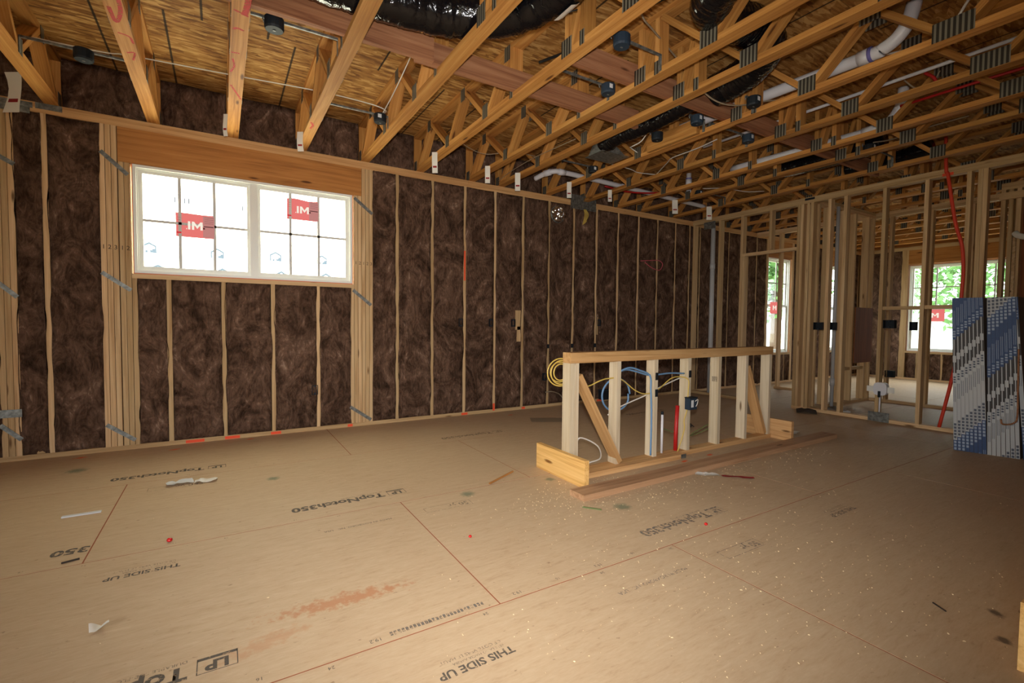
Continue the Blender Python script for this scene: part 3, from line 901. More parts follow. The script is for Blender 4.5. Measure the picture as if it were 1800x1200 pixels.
while x < 12.3:
    if x < -2.92 or x > -1.88: board('stud', (x - T15 / 2, YR, ZB), (x + T15 / 2, YR + .14, ZT), 'stud_wood', wr)
    x += .4064
board('top_plate', (-3.0, YR, ZT), (XF, YR + .14, H), 'stud_wood', wr); board('header', (-2.9, YR, 2.1), (-1.86, YR + .14, ZT), 'header_wood', wr)
board('bottom_plate', (-1.9, YR, 0), (XF, YR + .14, T15), 'stud_wood', wr)

# ------------------------------------------------------------------ floor trusses overhead
CH = 0.0445
ZC0, ZC1 = H + T15, 3.178 - T15          # clear between chords
def plate_mesh_obj(par, x, y, z, wd, ht, side):
    o = link('connector_plate', box_mesh(wd, .0024, ht, 'truss_plate'), par, Matrix.Translation((x + side * (CH + .0014), y, z)) @ Matrix.Rotation(HP, 4, 'Z'))
    return o
def make_truss(x, label):
    t = empty('floor_truss', (x, D, H), label, 'truss', 'floor trusses carrying the deck overhead')
    y0, y1 = -3.55, D + .10
    board('bottom_chord', (x - CH, y0, H), (x + CH, y1, H + T15), 'truss_wood', t)
    board('top_chord', (x - CH, y0, 3.178 - T15), (x + CH, y1, 3.178), 'truss_wood', t)
    def web(ya, yb, up_=True):
        """from bottom joint ya to top joint yb"""
        d = Vector((0, yb - ya, ZC1 - ZC0)).normalized()
        beam('web', (x, ya, ZC0 + .006), (x, yb, ZC1 - .006), CH * 2, T15, 'truss_wood', t, (1, 0, 0))
    def vert(y):
        board('web', (x - CH, y - T15 / 2, ZC0), (x + CH, y + T15 / 2, ZC1), 'truss_wood', t)
    vert(D + .08)
    tops = [4.72, 3.92, 3.14]
    bots = [5.10, 4.26, 3.50]
    web(5.05, 4.76)
    web(4.29, 4.68); web(4.22, 3.96); web(3.53, 3.88); web(3.46, 3.17)
    vert(3.09); vert(2.425); vert(2.275)
    web(2.40, 2.31)
    seq = [(1.90, 2.24), (1.86, 1.53), (1.12, 1.47), (1.04, .71), (.31, .66), (.25, -.09), (-.50, -.15), (-.56, -.92), (-1.31, -.97), (-1.37, -1.74), (-2.12, -1.79), (-2.18, -2.5), (-2.9, -2.56), (-2.96, -3.3)]
    for a, b in seq: web(a, b)
    for side in (-1, 1):
        for y, wd, ht in ((4.26, .075, .105), (3.50, .085, .11), (2.425, .10, .105), (1.88, .12, .11), (1.08, .19, .11), (.28, .12, .11), (-.53, .12, .11), (-1.34, .12, .11), (5.12, .08, .10)):
            plate_mesh_obj(t, x, y, H + ht / 2 + .002, wd, ht, side)
        for y in (3.09, 2.275):
            plate_mesh_obj(t, x, y, H + .045, .042, .085, side)
        for y, wd in ((4.72, .075), (3.92, .08), (3.15, .08), (1.5, .12), (.69, .12), (-.12, .12)):
            plate_mesh_obj(t, x, y, 3.178 - .055, wd, .105, side)
    return t
truss0 = make_truss(TX[0], 'x')
names = []
for i, x in enumerate(TX):
    names.append('open-web wood floor truss overhead, %s counting back from the open stud partition' % ordinal(len(TX) - 1 - i))
TR = []
for i, x in enumerate(TX):
    tr_ = truss0 if i == 0 else shifted(truss0, (x - TX[0], 0, 0))
    tr_['label'] = names[i]
    TR.append(tr_)
for i, x in enumerate(TX2):
    o = shifted(truss0, (x - TX[0], 0, 0), 'open-web wood floor truss in the room beyond the partition, %s past it' % ordinal(i))
    o['group'] = 'floor trusses of the room beyond'
# red crayon scrawls under two trusses
def scrawl(tr_, pts, wd=.012):
    P = spline([(a, b, H - .0012) for a, b in pts], 6)
    V, F = [], []
    for i, p in enumerate(P):
        tdir = (P[min(i + 1, len(P) - 1)] - P[max(i - 1, 0)]).normalized()
        nrm = Vector((-tdir.y, tdir.x, 0)) * wd / 2
        V += [p - nrm, p + nrm]
    for i in range(len(P) - 1): F.append((2 * i, 2 * i + 1, 2 * i + 3, 2 * i + 2))
    poly('crayon_scrawl', V, F, 'red_crayon', [c for c in tr_.children if c.name.startswith('bottom_chord')][0])
scrawl(TR[3], [(-.50, 3.05), (-.445, 3.15), (-.44, 3.35), (-.48, 3.5), (-.49, 3.35)], .02)
scrawl(TR[3], [(-.49, 3.62), (-.44, 3.64), (-.43, 3.72)]); scrawl(TR[3], [(-.48, 3.86), (-.44, 3.84), (-.46, 3.95)])
scrawl(TR[4], [(.15, 2.75), (.14, 2.95), (.13, 3.05)], .03); scrawl(TR[4], [(.08, 3.02), (.15, 3.05)], .012); scrawl(TR[4], [(.08, 3.22), (.10, 3.20), (.135, 3.21)], .015)
scrawl(TR[4], [(.075, 3.5), (.12, 3.49)]); scrawl(TR[4], [(.085, 3.58), (.095, 3.68), (.075, 3.78)]); scrawl(TR[4], [(.08, 3.98), (.15, 4.2)])
scrawl(TR[5], [(.665, 4.35), (.69, 4.42), (.68, 4.5)], .018)

# strongback threaded through the trusses
sb = empty('strongback', (3, 3.04, H + T15), 'brown wooden strongback plank threaded on edge through the trusses', 'beam')
board('plank', (-2.9, 2.994, H + T15 + .001), (1.21, 3.032, H + T15 + .155), 'strongback_wood', sb)
board('plank', (1.1, 3.0325, H + T15 + .001), (3.12, 3.0705, H + T15 + .15), 'strongback_wood', sb)
sb2 = empty('strongback', (4, 2.53, H + T15), 'brown strongback plank crossing the trusses beside the black ducts', 'beam')
board('plank', (1.97, 2.512, H + T15 + .001), (6.4, 2.550, H + T15 + .15), 'strongback_wood', sb2)
blk = board('truss_block', (3.555, 2.77, H + .004), (3.598, 3.34, H + .13), 'truss_wood')
tag(blk, 'short knotty wood block nailed along a truss chord beside the small duct', 'wood block')

# ------------------------------------------------------------------ ducts
root_jacket = {}
def duct(pts, r, label, ridges=22, parent_parts=None):
    L = sum((Vector(a) - Vector(b)).length for a, b in zip(pts, pts[1:]))
    root = empty('flex_duct', pts[0], label, 'duct')
    n = 26
    tot = (len(pts) - 1) * n
    k = L / .045
    def rad(u): return r * (1 + .022 * math.sin(u * k * 2 * math.pi) + .05 * noise.noise((u * k * .6, r * 50, 3)))
    jk = tube('jacket', pts, r, 'duct_black', root, 22, n, True, rad)
    root_jacket[root.name] = jk
    return root
d1 = duct([(-.9, 2.80, 2.97), (-.2, 2.80, 2.97), (.50, 2.78, 2.965), (.88, 2.75, 2.96), (1.22, 2.68, 2.96), (1.48, 2.50, 2.965), (1.60, 2.22, 2.97), (1.62, 1.85, 2.97), (1.62, 1.2, 2.97), (1.62, .2, 2.97)], .135,
          'large black flexible duct sweeping in a bend above the brown strongback')
tube('tie_tail', [(1.66, 2.25, 2.86), (1.73, 2.16, 2.87)], .004, 'cable_black', d1, 5, 2)
pl = poly('paper_label', [(1.604 + .142 * math.sin(q), yy, 2.968 - .142 * math.cos(q)) for yy in (2.10, 2.26) for q in (.25, .5, .75)], [(0, 1, 4, 3), (1, 2, 5, 4)], 'paper_white', root_jacket[d1.name])
d2 = duct([(2.24, .3, 2.98), (2.26, 1.0, 2.98), (2.30, 1.5, 2.965), (2.42, 1.80, 2.965), (2.70, 1.90, 3.0), (2.95, 1.89, 3.03), (3.18, 1.93, 3.0), (3.31, 2.15, 2.96), (3.33, 2.42, 2.94)], .118, 'black flexible duct snaking from truss to truss beside the white drain pipe')
d4 = duct([(3.28, 2.60, 2.93), (3.29, 2.9, 2.91), (3.27, 3.2, 2.90), (3.25, 3.42, 2.90), (3.26, 3.56, 2.89)], .085, 'small black flexible duct running into a sheet metal boot')
tube('crimped_end', [(3.26, 3.54, 2.89), (3.26, 3.60, 2.885), (3.27, 3.64, 2.87)], .09, 'duct_black', d4, 14, 4, True, lambda u: .092 * (1 - .3 * u) * (1 + .06 * math.sin(u * 40)))
d5 = duct([(5.68, 2.2, 2.96), (5.70, 2.55, 2.95), (5.72, 2.85, 2.95), (5.72, 3.2, 2.96)], .10, 'black flexible duct half hidden among the trusses near the partition')
d6 = duct([(6.25, 2.0, 2.95), (6.3, 2.4, 2.93), (6.3, 2.8, 2.95)], .08, 'thin glossy black duct lying over the last truss by the partition')
boot = empty('duct_boot', (3.42, 3.72, 2.8), 'grey sheet metal duct boot beneath the crimped end of a black duct', 'duct boot')
board('boot_flange', (3.22, 3.60, 2.812), (3.58, 3.86, 2.816), 'galvanised', boot)
poly('boot_hood', [(3.24, 3.62, 2.816), (3.56, 3.62, 2.816), (3.56, 3.84, 2.816), (3.24, 3.84, 2.816), (3.2, 3.58, 2.90), (3.34, 3.58, 2.90), (3.34, 3.7, 2.92), (3.2, 3.7, 2.92)],
     [(0, 1, 5, 4), (1, 2, 6, 5), (2, 3, 7, 6), (3, 0, 4, 7), (4, 5, 6, 7)], 'galvanised', boot)

# crumpled foil end of a duct in the insulated wall
fo = empty('foil_duct_end', (3.80, D - .05, 2.43), 'round crumpled foil duct end shining high on the insulated wall', 'duct end')
V, F = [], []
nr, na = 7, 22
for i in range(nr + 1):
    for k in range(na):
        an = 2 * math.pi * k / na
        rr = .105 * math.sin(HP * i / nr)
        dy = -.055 * math.cos(HP * i / nr) + .05 * noise.noise((rr * math.cos(an) * 24, rr * math.sin(an) * 24, 4.0))
        V.append((3.805 + rr * math.cos(an), D - .015 + dy, 2.54 + rr * math.sin(an)))
for k in range(na): V.append((3.805 + .105 * math.cos(2 * math.pi * k / na), D + .02, 2.54 + .105 * math.sin(2 * math.pi * k / na)))
for i in range(nr + 1):
    for k in range(na):
        F.append((i * na + k, (i + 1) * na + k, (i + 1) * na + (k + 1) % na, i * na + (k + 1) % na))
poly('foil_cap', V, F, 'foil', fo)
tube('collar', [(3.805 + .108 * math.cos(a * math.pi / 12), D - .012, 2.54 + .108 * math.sin(a * math.pi / 12)) for a in range(25)], .006, 'galvanised', fo, 6, 1, False)

# ------------------------------------------------------------------ pipes
def pipe(name, pts, r, mat, label, cat='pipe', rings=(), curve=False, sides=14, n=6):
    root = empty(name, pts[0], label, cat)
    tube('pipe_run', pts, r, mat, root, sides, n, curve)
    for (a, b, rr, m) in rings:
        tube('coupling', [a, b], rr, m, root, sides, 1, False)
    return root
pipe('drain_pipe', [(3.36, 4.98, 2.90), (3.40, 4.86, 2.93), (3.47, 4.76, 2.95), (3.60, 4.72, 2.95), (4.2, 4.755, 2.955), (5.2, 4.81, 2.955), (6.1, 4.86, 2.955), (6.50, 4.88, 2.955)], .03, 'pvc_white',
     'white drain pipe running under the trusses along the insulated wall', rings=(((3.40, 4.85, 2.932), (3.45, 4.78, 2.946), .038, 'pvc_white'), ((3.53, 4.73, 2.95), (3.62, 4.722, 2.951), .038, 'pvc_white'), ((4.62, 4.78, 2.955), (4.68, 4.783, 2.955), .036, 'pvc_white')), curve=True)
pipe('drain_pipe', [(3.86, 3.3, 3.02), (3.82, 2.4, 2.985), (3.80, 1.60, 2.955), (3.795, 1.50, 2.96), (3.79, 1.42, 2.99), (3.785, 1.36, 3.06), (3.785, 1.33, 3.17)], .042, 'pvc_white',
     'thick white drain pipe that turns up through the deck past the wide black duct', rings=(((3.80, 1.64, 2.957), (3.797, 1.56, 2.957), .049, 'pvc_white'), ((3.7975, 1.575, 2.957), (3.797, 1.555, 2.957), .0500, 'pvc_primer')), curve=True)
pipe('drain_pipe', [(5.14, 3.5, 2.93), (5.13, 2.7, 2.91), (5.12, 2.08, 2.90), (5.10, 1.98, 2.91), (5.07, 1.90, 2.95), (5.06, 1.84, 3.05), (5.06, 1.83, 3.17)], .04, 'pvc_white',
     'thick white drain pipe elbowing upward near the partition top', rings=(((5.12, 2.15, 2.902), (5.119, 2.06, 2.902), .047, 'pvc_white'),), curve=True)
pipe('supply_pipe', [(4.42, 3.35, 3.0), (4.45, 2.2, 3.0), (4.46, 1.05, 3.0), (4.46, -.5, 3.0)], .013, 'pvc_white', 'thin straight white supply pipe running above several truss chords')
pipe('vent_pipe', [(5.41, 4.32, 2.86), (5.41, 4.32, 3.17)], .032, 'pvc_white', 'short upright white vent pipe with a blue primer ring above the trusses', rings=(((5.41, 4.32, 2.98), (5.41, 4.32, 3.06), .04, 'pvc_white'), ((5.41, 4.32, 3.062), (5.41, 4.32, 3.075), .0405, 'pvc_primer')))
pipe('drain_pipe', [(XP + .045, 4.765, .02), (XP + .045, 4.765, 2.66)], .034, 'pvc_grey', 'tall grey-white pipe standing upright at the near end of the partition', rings=(((XP + .045, 4.765, 1.98), (XP + .045, 4.765, 2.06), .04, 'pvc_grey'),))
pipe('drain_pipe', [(7.06, 3.22, .02), (7.06, 3.22, 2.7)], .022, 'pvc_grey', 'slim grey pipe rising inside the small framed room', rings=(((7.06, 3.22, .30), (7.06, 3.22, .40), .029, 'pvc_grey'),))
pipe('copper_pipe', [(7.6, 1.66, .02), (7.6, 1.66, 2.12)], .016, 'stud_wood', 'coppery upright pipe in the dim corner behind the drywall')
pipe('wrapped_pipe', [(7.6, 1.66, 2.17), (7.58, 1.62, 2.13), (7.56, 1.5, 2.09), (7.54, 1.2, 2.06)], .03, 'paper_white', 'pale wrapped pipe jutting out over the drywall stack', curve=True)
pipe('red_tube', [(4.87, 1.78, 2.95), (4.87, 1.36, 2.95), (4.89, .6, 2.95)], .011, 'conduit_red', 'straight red water tube slung under the trusses')
pipe('red_tube', [(4.50, 1.5, 3.0), (4.50, 1.44, 2.93), (4.52, 1.44, 2.84)], .011, 'conduit_red', 'short red tube dropping between two trusses', curve=True)
pipe('red_tube', [(4.3, 4.75, 2.9), (4.7, 4.72, 2.88), (5.1, 4.6, 2.9), (5.5, 4.3, 2.95)], .011, 'conduit_red', 'red water tube bending behind the white pipe at the insulated wall', curve=True, sides=7)
pipe('orange_conduit', [(XP - .02, 1.97, 3.1), (XP - .02, 1.955, 2.75), (XP - .02, 1.937, 2.686), (XP - .015, 1.865, 2.201), (XP - .01, 1.805, 1.95), (XP - .01, 1.785, 1.70), (XP - .01, 1.79, 1.431), (XP - .01, 1.80, .9), (XP + .0, 1.84, .55), (XP + .02, 1.93, .03)], .016, 'conduit_orange',
     'orange-red flexible conduit curving down the partition studs to the floor', curve=True, sides=9)
board('splash_of_paint', (XP - .0012, 1.90, ZT + .0), (XP - .0004, 1.99, ZT + .03), 'orange_paint', part_)

# ------------------------------------------------------------------ ceiling light boxes with hanger bars
LB = [(-.747, 4.204, 'at the far upper corner by the first painted truss', 0), (.287, 3.164, 'below the strongback beside the red-scrawled truss', 1), (1.18, 4.12, 'above the end of the wide window header', 2), (2.112, 2.204, 'below the big duct bend', 1),
      (2.46, 2.70, 'under the strongback near the middle of the room', 2), (3.455, 2.69, 'beside the small black duct', 2), (3.54, 2.24, 'under the wide black duct', 2), (4.20, 2.70, 'under the second strongback', 2), (3.455, 3.12, 'clipped near the small duct', 1),
      (3.60, 4.17, 'over the crimped duct boot', 2), (5.40, 4.15, 'near the blue-ringed vent pipe', 2), (5.40, 2.21, 'over the partition doorway', 2)]
for i, (x, y, where, lab) in enumerate(LB):
    zb = 2.80
    root = empty('light_box', (x, y, zb), 'dark plastic round ceiling light box ' + where, 'junction box', 'dark light boxes among the trusses')
    N = 16
    V, F = [], []
    for z_, r_ in ((0, .046), (.012, .051), (.066, .051), (.07, .047)):
        for k in range(N):
            an = 2 * math.pi * k / N
            V.append((x + r_ * math.cos(an) * 1.04, y + r_ * math.sin(an), zb + z_))
    for a in range(3):
        for k in range(N): F.append((a * N + k, a * N + (k + 1) % N, (a + 1) * N + (k + 1) % N, (a + 1) * N + k))
    F.append(tuple(reversed(range(N)))); F.append(tuple(3 * N + k for k in range(N)))
    bb = poly('box_body', V, F, 'box_blue' if i in (3, 4, 5, 7) else 'box_black', root)
    xs = [t_ for t_ in TX if t_ < x]; xg = [t_ for t_ in TX if t_ > x]
    rgt = i in (5, 6, 8)
    board('hanger_bar', (x - .05 if rgt else xs[-1] + CH, y + .03, zb + .072), (xg[0] - CH, y + .042, zb + .086), 'galvanised', root)
    if not rgt: board('bar_tab', (xs[-1] + CH, y + .03, H + .01), (xs[-1] + CH + .003, y + .055, zb + .086), 'galvanised', root)
    board('bar_tab', (xg[0] - CH - .003, y + .03, H + .01), (xg[0] - CH, y + .055, zb + .086), 'galvanised', root)
    tube('bracket', [(x - .05, y + .036, zb + .05), (x - .056, y + .036, zb + .075), (x - .03, y + .036, zb + .086)], .004, 'galvanised', root, 5, 3)
    if lab == 2: board('paper_label', (x - .034, y - .0535, zb + .022), (x - .004, y - .0525, zb + .052), 'label_white', bb)
    board('screw', (x - .008, y - .004, zb - .004), (x + .008, y + .004, zb + .001), 'galvanised', bb)

# ------------------------------------------------------------------ cables overhead
def cable(pts, r, mat, label, cat='cable', n=8, sides=6):
    o = tube('cable', pts, r, mat, None, sides, n)
    return tag(o, label, cat)
cable([(-2.0, 4.55, 3.0), (-.8, 4.49, 3.0), (-.53, 4.43, 3.0), (.07, 4.35, 3.0), (.71, 4.26, 3.0), (1.13, 4.26, 3.0), (1.25, 4.2, 2.95), (1.2, 4.13, 2.88)], .0045, 'cable_white', 'thin white cable strung across the trusses above the wide window')
cable([(1.2, 4.13, 2.88), (1.24, 4.0, 2.98), (1.23, 3.8, 3.0), (1.2, 3.53, 3.0), (1.2, 3.35, 3.05)], .0045, 'cable_white', 'white cable looping up from the light box by the window header')
cable([(2.89, 5.1, 2.82), (2.89, 4.77, 2.86), (2.86, 4.25, 2.86), (2.90, 3.62, 2.86)], .004, 'cable_grey', 'thin tan cable stapled along the short-spaced truss')
cable([(2.0, 4.35, 2.95), (2.13, 4.44, 2.9), (2.4, 4.5, 2.88), (2.65, 4.33, 2.9), (3.01, 4.33, 2.9)], .004, 'cable_grey', 'thin tan cable sagging between trusses near the paper tags')
cable([(3.7, 4.1, 2.92), (4.06, 4.07, 2.9), (4.24, 4.11, 2.9), (4.48, 4.05, 2.9)], .0055, 'cable_white', 'white cable draped below the boot toward the drain pipe')
cable([(4.48, 4.05, 2.9), (4.26, 3.7, 2.9), (4.17, 3.54, 2.9), (4.16, 3.23, 2.9), (4.16, 3.0, 2.92)], .0055, 'cable_white', 'white cable turning along a truss toward the strongback')
cable([(2.1, 2.1, 3.1), (2.24, 2.16, 3.0), (2.4, 2.22, 3.0), (2.8, 2.36, 3.0), (2.97, 2.38, 2.93), (3.2, 2.36, 2.82), (3.45, 2.33, 2.82), (3.78, 2.26, 2.91), (4.02, 2.19, 2.95)], .006, 'cable_grey', 'thick grey cable passing through the truss webs under the ducts')
cable([(2.05, 3.0, 3.05), (2.16, 2.62, 3.03), (2.2, 2.3, 3.04), (2.3, 2.0, 3.06)], .011, 'cable_black', 'black cable sloping up beside the light box under the duct bend')
cable([(4.1, 1.75, 3.1), (4.02, 1.35, 2.98), (3.95, 1.2, 3.0), (3.9, 1.1, 3.1)], .008, 'cable_white', 'white cable looping at the top edge between trusses')
cable([(4.48, 1.62, 2.99), (4.52, 1.55, 2.91), (4.56, 1.47, 2.93), (4.55, 1.43, 3.0)], .006, 'cable_grey', 'small grey cable loop hanging below the thin supply pipe')
cable([(3.44, 3.2, 2.93), (3.44, 3.3, 2.85), (3.43, 3.42, 2.83), (3.5, 3.5, 2.86), (3.597, 3.5, 2.83)], .005, 'cable_white', 'white cable loop dangling over the small black duct')
cable([(5.45, 4.12, 2.9), (5.75, 4.0, 2.92), (6.05, 3.9, 2.9), (6.3, 3.8, 2.92)], .006, 'cable_white', 'white cable leaving the light box near the vent pipe')
cable([(5.45, 2.2, 2.9), (5.6, 2.1, 2.93), (5.75, 1.9, 3.0), (5.8, 1.6, 3.02)], .006, 'cable_grey', 'pair of grey cable leads above the partition doorway')
cable([(5.75, 3.0, 2.98), (5.9, 2.75, 2.97), (6.0, 2.58, 2.985), (6.02, 2.3, 2.99)], .006, 'cable_grey', 'grey cable sagging below the truss by the partition top')
# paper tags stapled to truss ends
TAGS = [(-1.1505, 4.62, .12, .28, 'big pale tag at the upper corner of the picture by the first truss'), (.0685, 4.62, .035, .18, 'narrow tag on the red-scrawled truss'), (.6495, 4.68, .055, .17, 'tag under the truss over the wide window'), (1.8595, 4.50, .055, .20, 'curled tag hanging from the truss past the window'),
        (2.5005, 4.58, .055, .18, 'tag on the truss above the third wall stud'), (2.9005, 4.60, .06, .20, 'long tag next to the white pipe elbow'), (3.6005, 4.56, .055, .19, 'tag hanging over the foil duct end'), (4.2405, 4.55, .05, .15, 'tag against the white pipe'), (5.3205, 4.42, .075, .19, 'tag below the blue-ringed vent pipe'), (6.0205, 4.40, .075, .19, 'tag above the tall grey pipe')]
for x, y, wd, ht, where in TAGS:
    root = empty('paper_tag', (x, y, H), 'white paper ' + where, 'tag', 'paper tags on the truss ends')
    N = 5
    V, F = [], []
    s_ = 1 if x > 0 else -1
    base = H + .025
    yd = Vector((.55, .83, 0)); xd = Vector((.83, -.55, 0))
    for k in range(N + 1):
        u = k / N
        for e in (-1, 1):
            bend = .02 * math.sin(u * 3.0 + x)
            p = Vector((x, y, base - ht * u)) + xd * ((e - 1) * wd / 2 * (1 - .25 * (x < -1) * math.sin(u * math.pi))) - yd * (bend * u)
            V.append(p)
    n1 = len(V)
    V += [p + yd * .0008 for p in V]
    for k in range(N):
        F.append((2 * k, 2 * k + 1, 2 * k + 3, 2 * k + 2)); F.append((n1 + 2 * k + 2, n1 + 2 * k + 3, n1 + 2 * k + 1, n1 + 2 * k))
    pp = poly('paper', V, F, 'paper_white', root)
    a, b = V[2 * 3], V[2 * 3 + 1]; c_, d_ = V[2 * 4], V[2 * 4 + 1]
    off_ = -yd * .0012
    lerp = lambda p, q, t_: p + (q - p) * t_
    poly('red_print', [lerp(lerp(a, b, .15), lerp(c_, d_, .15), .3) + off_, lerp(lerp(a, b, .85), lerp(c_, d_, .85), .3) + off_, lerp(lerp(a, b, .85), lerp(c_, d_, .85), .75) + off_, lerp(lerp(a, b, .15), lerp(c_, d_, .15), .75) + off_], [(0, 1, 2, 3)], 'print_red', pp)

# ------------------------------------------------------------------ outlet boxes
def outlet(x, y, z, label, wd=.055, ht=.095, axis='y', gang=1):
    root = empty('outlet_box', (x, y, z - ht / 2), label, 'outlet box', 'outlet boxes on the framing')
    W_ = wd * gang
    t_ = .004
    V, F = [], []
    def b(lo, hi):
        n = len(V); x0, y0, z0 = lo; x1, y1, z1 = hi
        V.extend([(x0, y0, z0), (x1, y0, z0), (x1, y1, z0), (x0, y1, z0), (x0, y0, z1), (x1, y0, z1), (x1, y1, z1), (x0, y1, z1)])
        F.extend([tuple(n + i for i in q) for q in ((0, 3, 2, 1), (4, 5, 6, 7), (0, 1, 5, 4), (1, 2, 6, 5), (2, 3, 7, 6), (3, 0, 4, 7))])
    if axis == 'y':
        b((x - W_ / 2, y - .012, z - ht / 2), (x - W_ / 2 + t_, y + .05, z + ht / 2)); b((x + W_ / 2 - t_, y - .012, z - ht / 2), (x + W_ / 2, y + .05, z + ht / 2))
        b((x - W_ / 2 + t_, y - .012, z - ht / 2), (x + W_ / 2 - t_, y + .05, z - ht / 2 + t_)); b((x - W_ / 2 + t_, y - .012, z + ht / 2 - t_), (x + W_ / 2 - t_, y + .05, z + ht / 2))
        b((x - W_ / 2 + t_, y + .046, z - ht / 2 + t_), (x + W_ / 2 - t_, y + .05, z + ht / 2 - t_))
        poly('shell', V, F, 'box_black', root)
        for s_ in (-1, 1): board('screw_boss', (x - .006, y - .010, z + s_ * (ht / 2 - .012) - .006), (x + .006, y + .02, z + s_ * (ht / 2 - .012) + .006), 'box_blue', root)
    else:
        b((x - .012, y - W_ / 2, z - ht / 2), (x + .05, y - W_ / 2 + t_, z + ht / 2)); b((x - .012, y + W_ / 2 - t_, z - ht / 2), (x + .05, y + W_ / 2, z + ht / 2))
        b((x - .012, y - W_ / 2 + t_, z - ht / 2), (x + .05, y + W_ / 2 - t_, z - ht / 2 + t_)); b((x - .012, y - W_ / 2 + t_, z + ht / 2 - t_), (x + .05, y + W_ / 2 - t_, z + ht / 2))
        b((x + .046, y - W_ / 2 + t_, z - ht / 2 + t_), (x + .05, y + W_ / 2 - t_, z + ht / 2 - t_))
        poly('shell', V, F, 'box_black', root)
        for s_ in (-1, 1): board('screw_boss', (x - .010, y - .006, z + s_ * (ht / 2 - .012) - .006), (x + .02, y + .006, z + s_ * (ht / 2 - .012) + .006), 'box_blue', root)
for x, z, wh in ((2.414, 1.105, 'beside the orange-marked stud'), (2.82, 1.105, 'on the stud past the orange-marked one'), (3.14, 1.105, 'by the splintered blocking'), (4.56, 1.12, 'above the far end of the half wall'), (3.635, .40, 'low on the wall behind the half wall end'), (.80, .413, 'low in the bay under the wide window')):
    outlet(x, D - .004, z, 'black outlet box ' + wh, .05 if z > 1 else .055)
for x in (3.682, 4.088, 4.494):
    board('nail_plate', (x - .021, D - .0025, .775), (x + .021, D - .001, .83), 'box_black', wall)
outlet(XP - .02, 3.155, 1.105, 'wide black switch box on the partition beside the doorway', gang=2, axis='x')
outlet(XP - .02, 2.985, 1.105, 'single black switch box just past the wide one on the partition', axis='x')
outlet(XP - .02, 2.40, 1.135, 'black box on the partition stud by the blocking', gang=2, axis='x')
outlet(XP - .02, 2.18, 1.115, 'black box on the partition in front of the far window', axis='x')
outlet(8.27, 3.02, .42, 'grey-black box low on the wall behind the partition', gang=2, axis='x')
# water valve box low in the partition
vb = empty('valve_box', (XP, 2.505, .26), 'white round-cornered valve box low on the partition with a thin pipe below', 'valve box')
N = 20
V = [(XP - .03 + dx, 2.46 + (.065 + .0 * dx) * math.copysign(abs(math.cos(2 * math.pi * k / N)) ** .6, math.cos(2 * math.pi * k / N)), .385 + .075 * math.copysign(abs(math.sin(2 * math.pi * k / N)) ** .6, math.sin(2 * math.pi * k / N))) for dx in (0, .07) for k in range(N)]
poly('box_body', V, [(k, (k + 1) % N, N + (k + 1) % N, N + k) for k in range(N)] + [tuple(range(N)), tuple(reversed(range(N, 2 * N)))], 'pvc_white', vb)
board('mounting_ear', (XP - .004, 2.53, .345), (XP + .0, 2.60, .41), 'paper_white', vb); board('mounting_ear', (XP - .004, 2.33, .345), (XP + .0, 2.395, .41), 'paper_white', vb)
tube('valve', [(XP - .045, 2.46, .36), (XP - .045, 2.46, .29)], .014, 'box_black', vb, 8, 1, False); tube('riser', [(XP - .02, 2.46, .31), (XP - .02, 2.46, .115)], .009, 'pvc_white', vb, 8, 1, False)

# ------------------------------------------------------------------ half wall for the kitchen island
YF, YB = 2.65, 2.739
X0, X1 = 2.108, 4.632
hw = empty('half_wall', (3.36, 2.69, 0), 'freestanding framed half wall with pale studs in the middle of the floor', 'half wall')
board('top_plate', (X0, YF - .001, .863), (X1, YB + .001, .901), 'amber_wood', hw); board('top_plate', (X0, YF - .0005, .825), (X1, YB + .0005, .863), 'amber_wood', hw)
board('bottom_plate', (X0, YF, 0), (X1, YB, T15), 'amber_wood', hw)
for xr in (2.146, 2.186, 2.597, 3.004, 3.411, 3.823, 4.228, 4.612): board('stud', (xr - T15, YF, T15), (xr, YB, .825), 'pale_wood', hw)
beam('brace', (2.205, 2.70, .735), (2.60, 2.685, .05), .089, T15, 'amber_wood', hw, (0, 1, 0))
beam('brace', (4.25, 2.70, .72), (4.55, 2.70, .05), .089, T15, 'amber_wood', hw, (0, 1, 0))
beam('bored_hole', (2.555, 2.66, .69), (2.558, 2.66, .69), .02, .02, 'pencil', hw)
for xr in (3.004, 3.411):
    board('nail_plate', (xr - .030, YF - .002, .66), (xr + .001, YF - .0004, .72), 'box_black', hw)
board('nail_plate', (2.974, YF - .002, .525), (3.005, YF - .0004, .585), 'box_black', hw)
for k in range(5):
    board('faded_stamp', (3.7847 - .0008, 2.665 + k * .011, .60), (3.7847, 2.671 + k * .011, .645), 'ink_faint', hw)
eb = board('end_board', (2.066, 2.43, .0), (2.104, 3.0, .188), 'block_wood')
tag(eb, 'knotty yellow board standing on edge across the near end of the half wall', 'board')
eb2 = board('end_board', (4.640, 2.455, .0), (4.678, 2.98, .19), 'amber_wood')
tag(eb2, 'short board standing on edge across the far end of the half wall', 'board')
pb = board('loose_board', (2.2, 2.585, 0), (3.285, 2.648, T15), 'amber_wood')
tag(pb, 'narrow board lying tight against the front of the half wall', 'board')
scr = board('plate_strap', (3.225, 2.583, .002), (3.287, 2.5848, .037), 'galvanised')
tag(scr, 'small grey steel strap on the end of the narrow floor board', 'strap')
ft = beam('floor_plank', (1.915, 2.325, .0195), (5.19, 2.375, .0195), .14, .038, 'dusty_wood', None, (0, 1, 0))
tag(ft, 'long dusty plank lying flat on the floor before the half wall', 'plank')
jb = empty('wiring_box', (3.37, YF - .03, .39), 'dark square wiring box with a white label on a half wall stud', 'junction box')
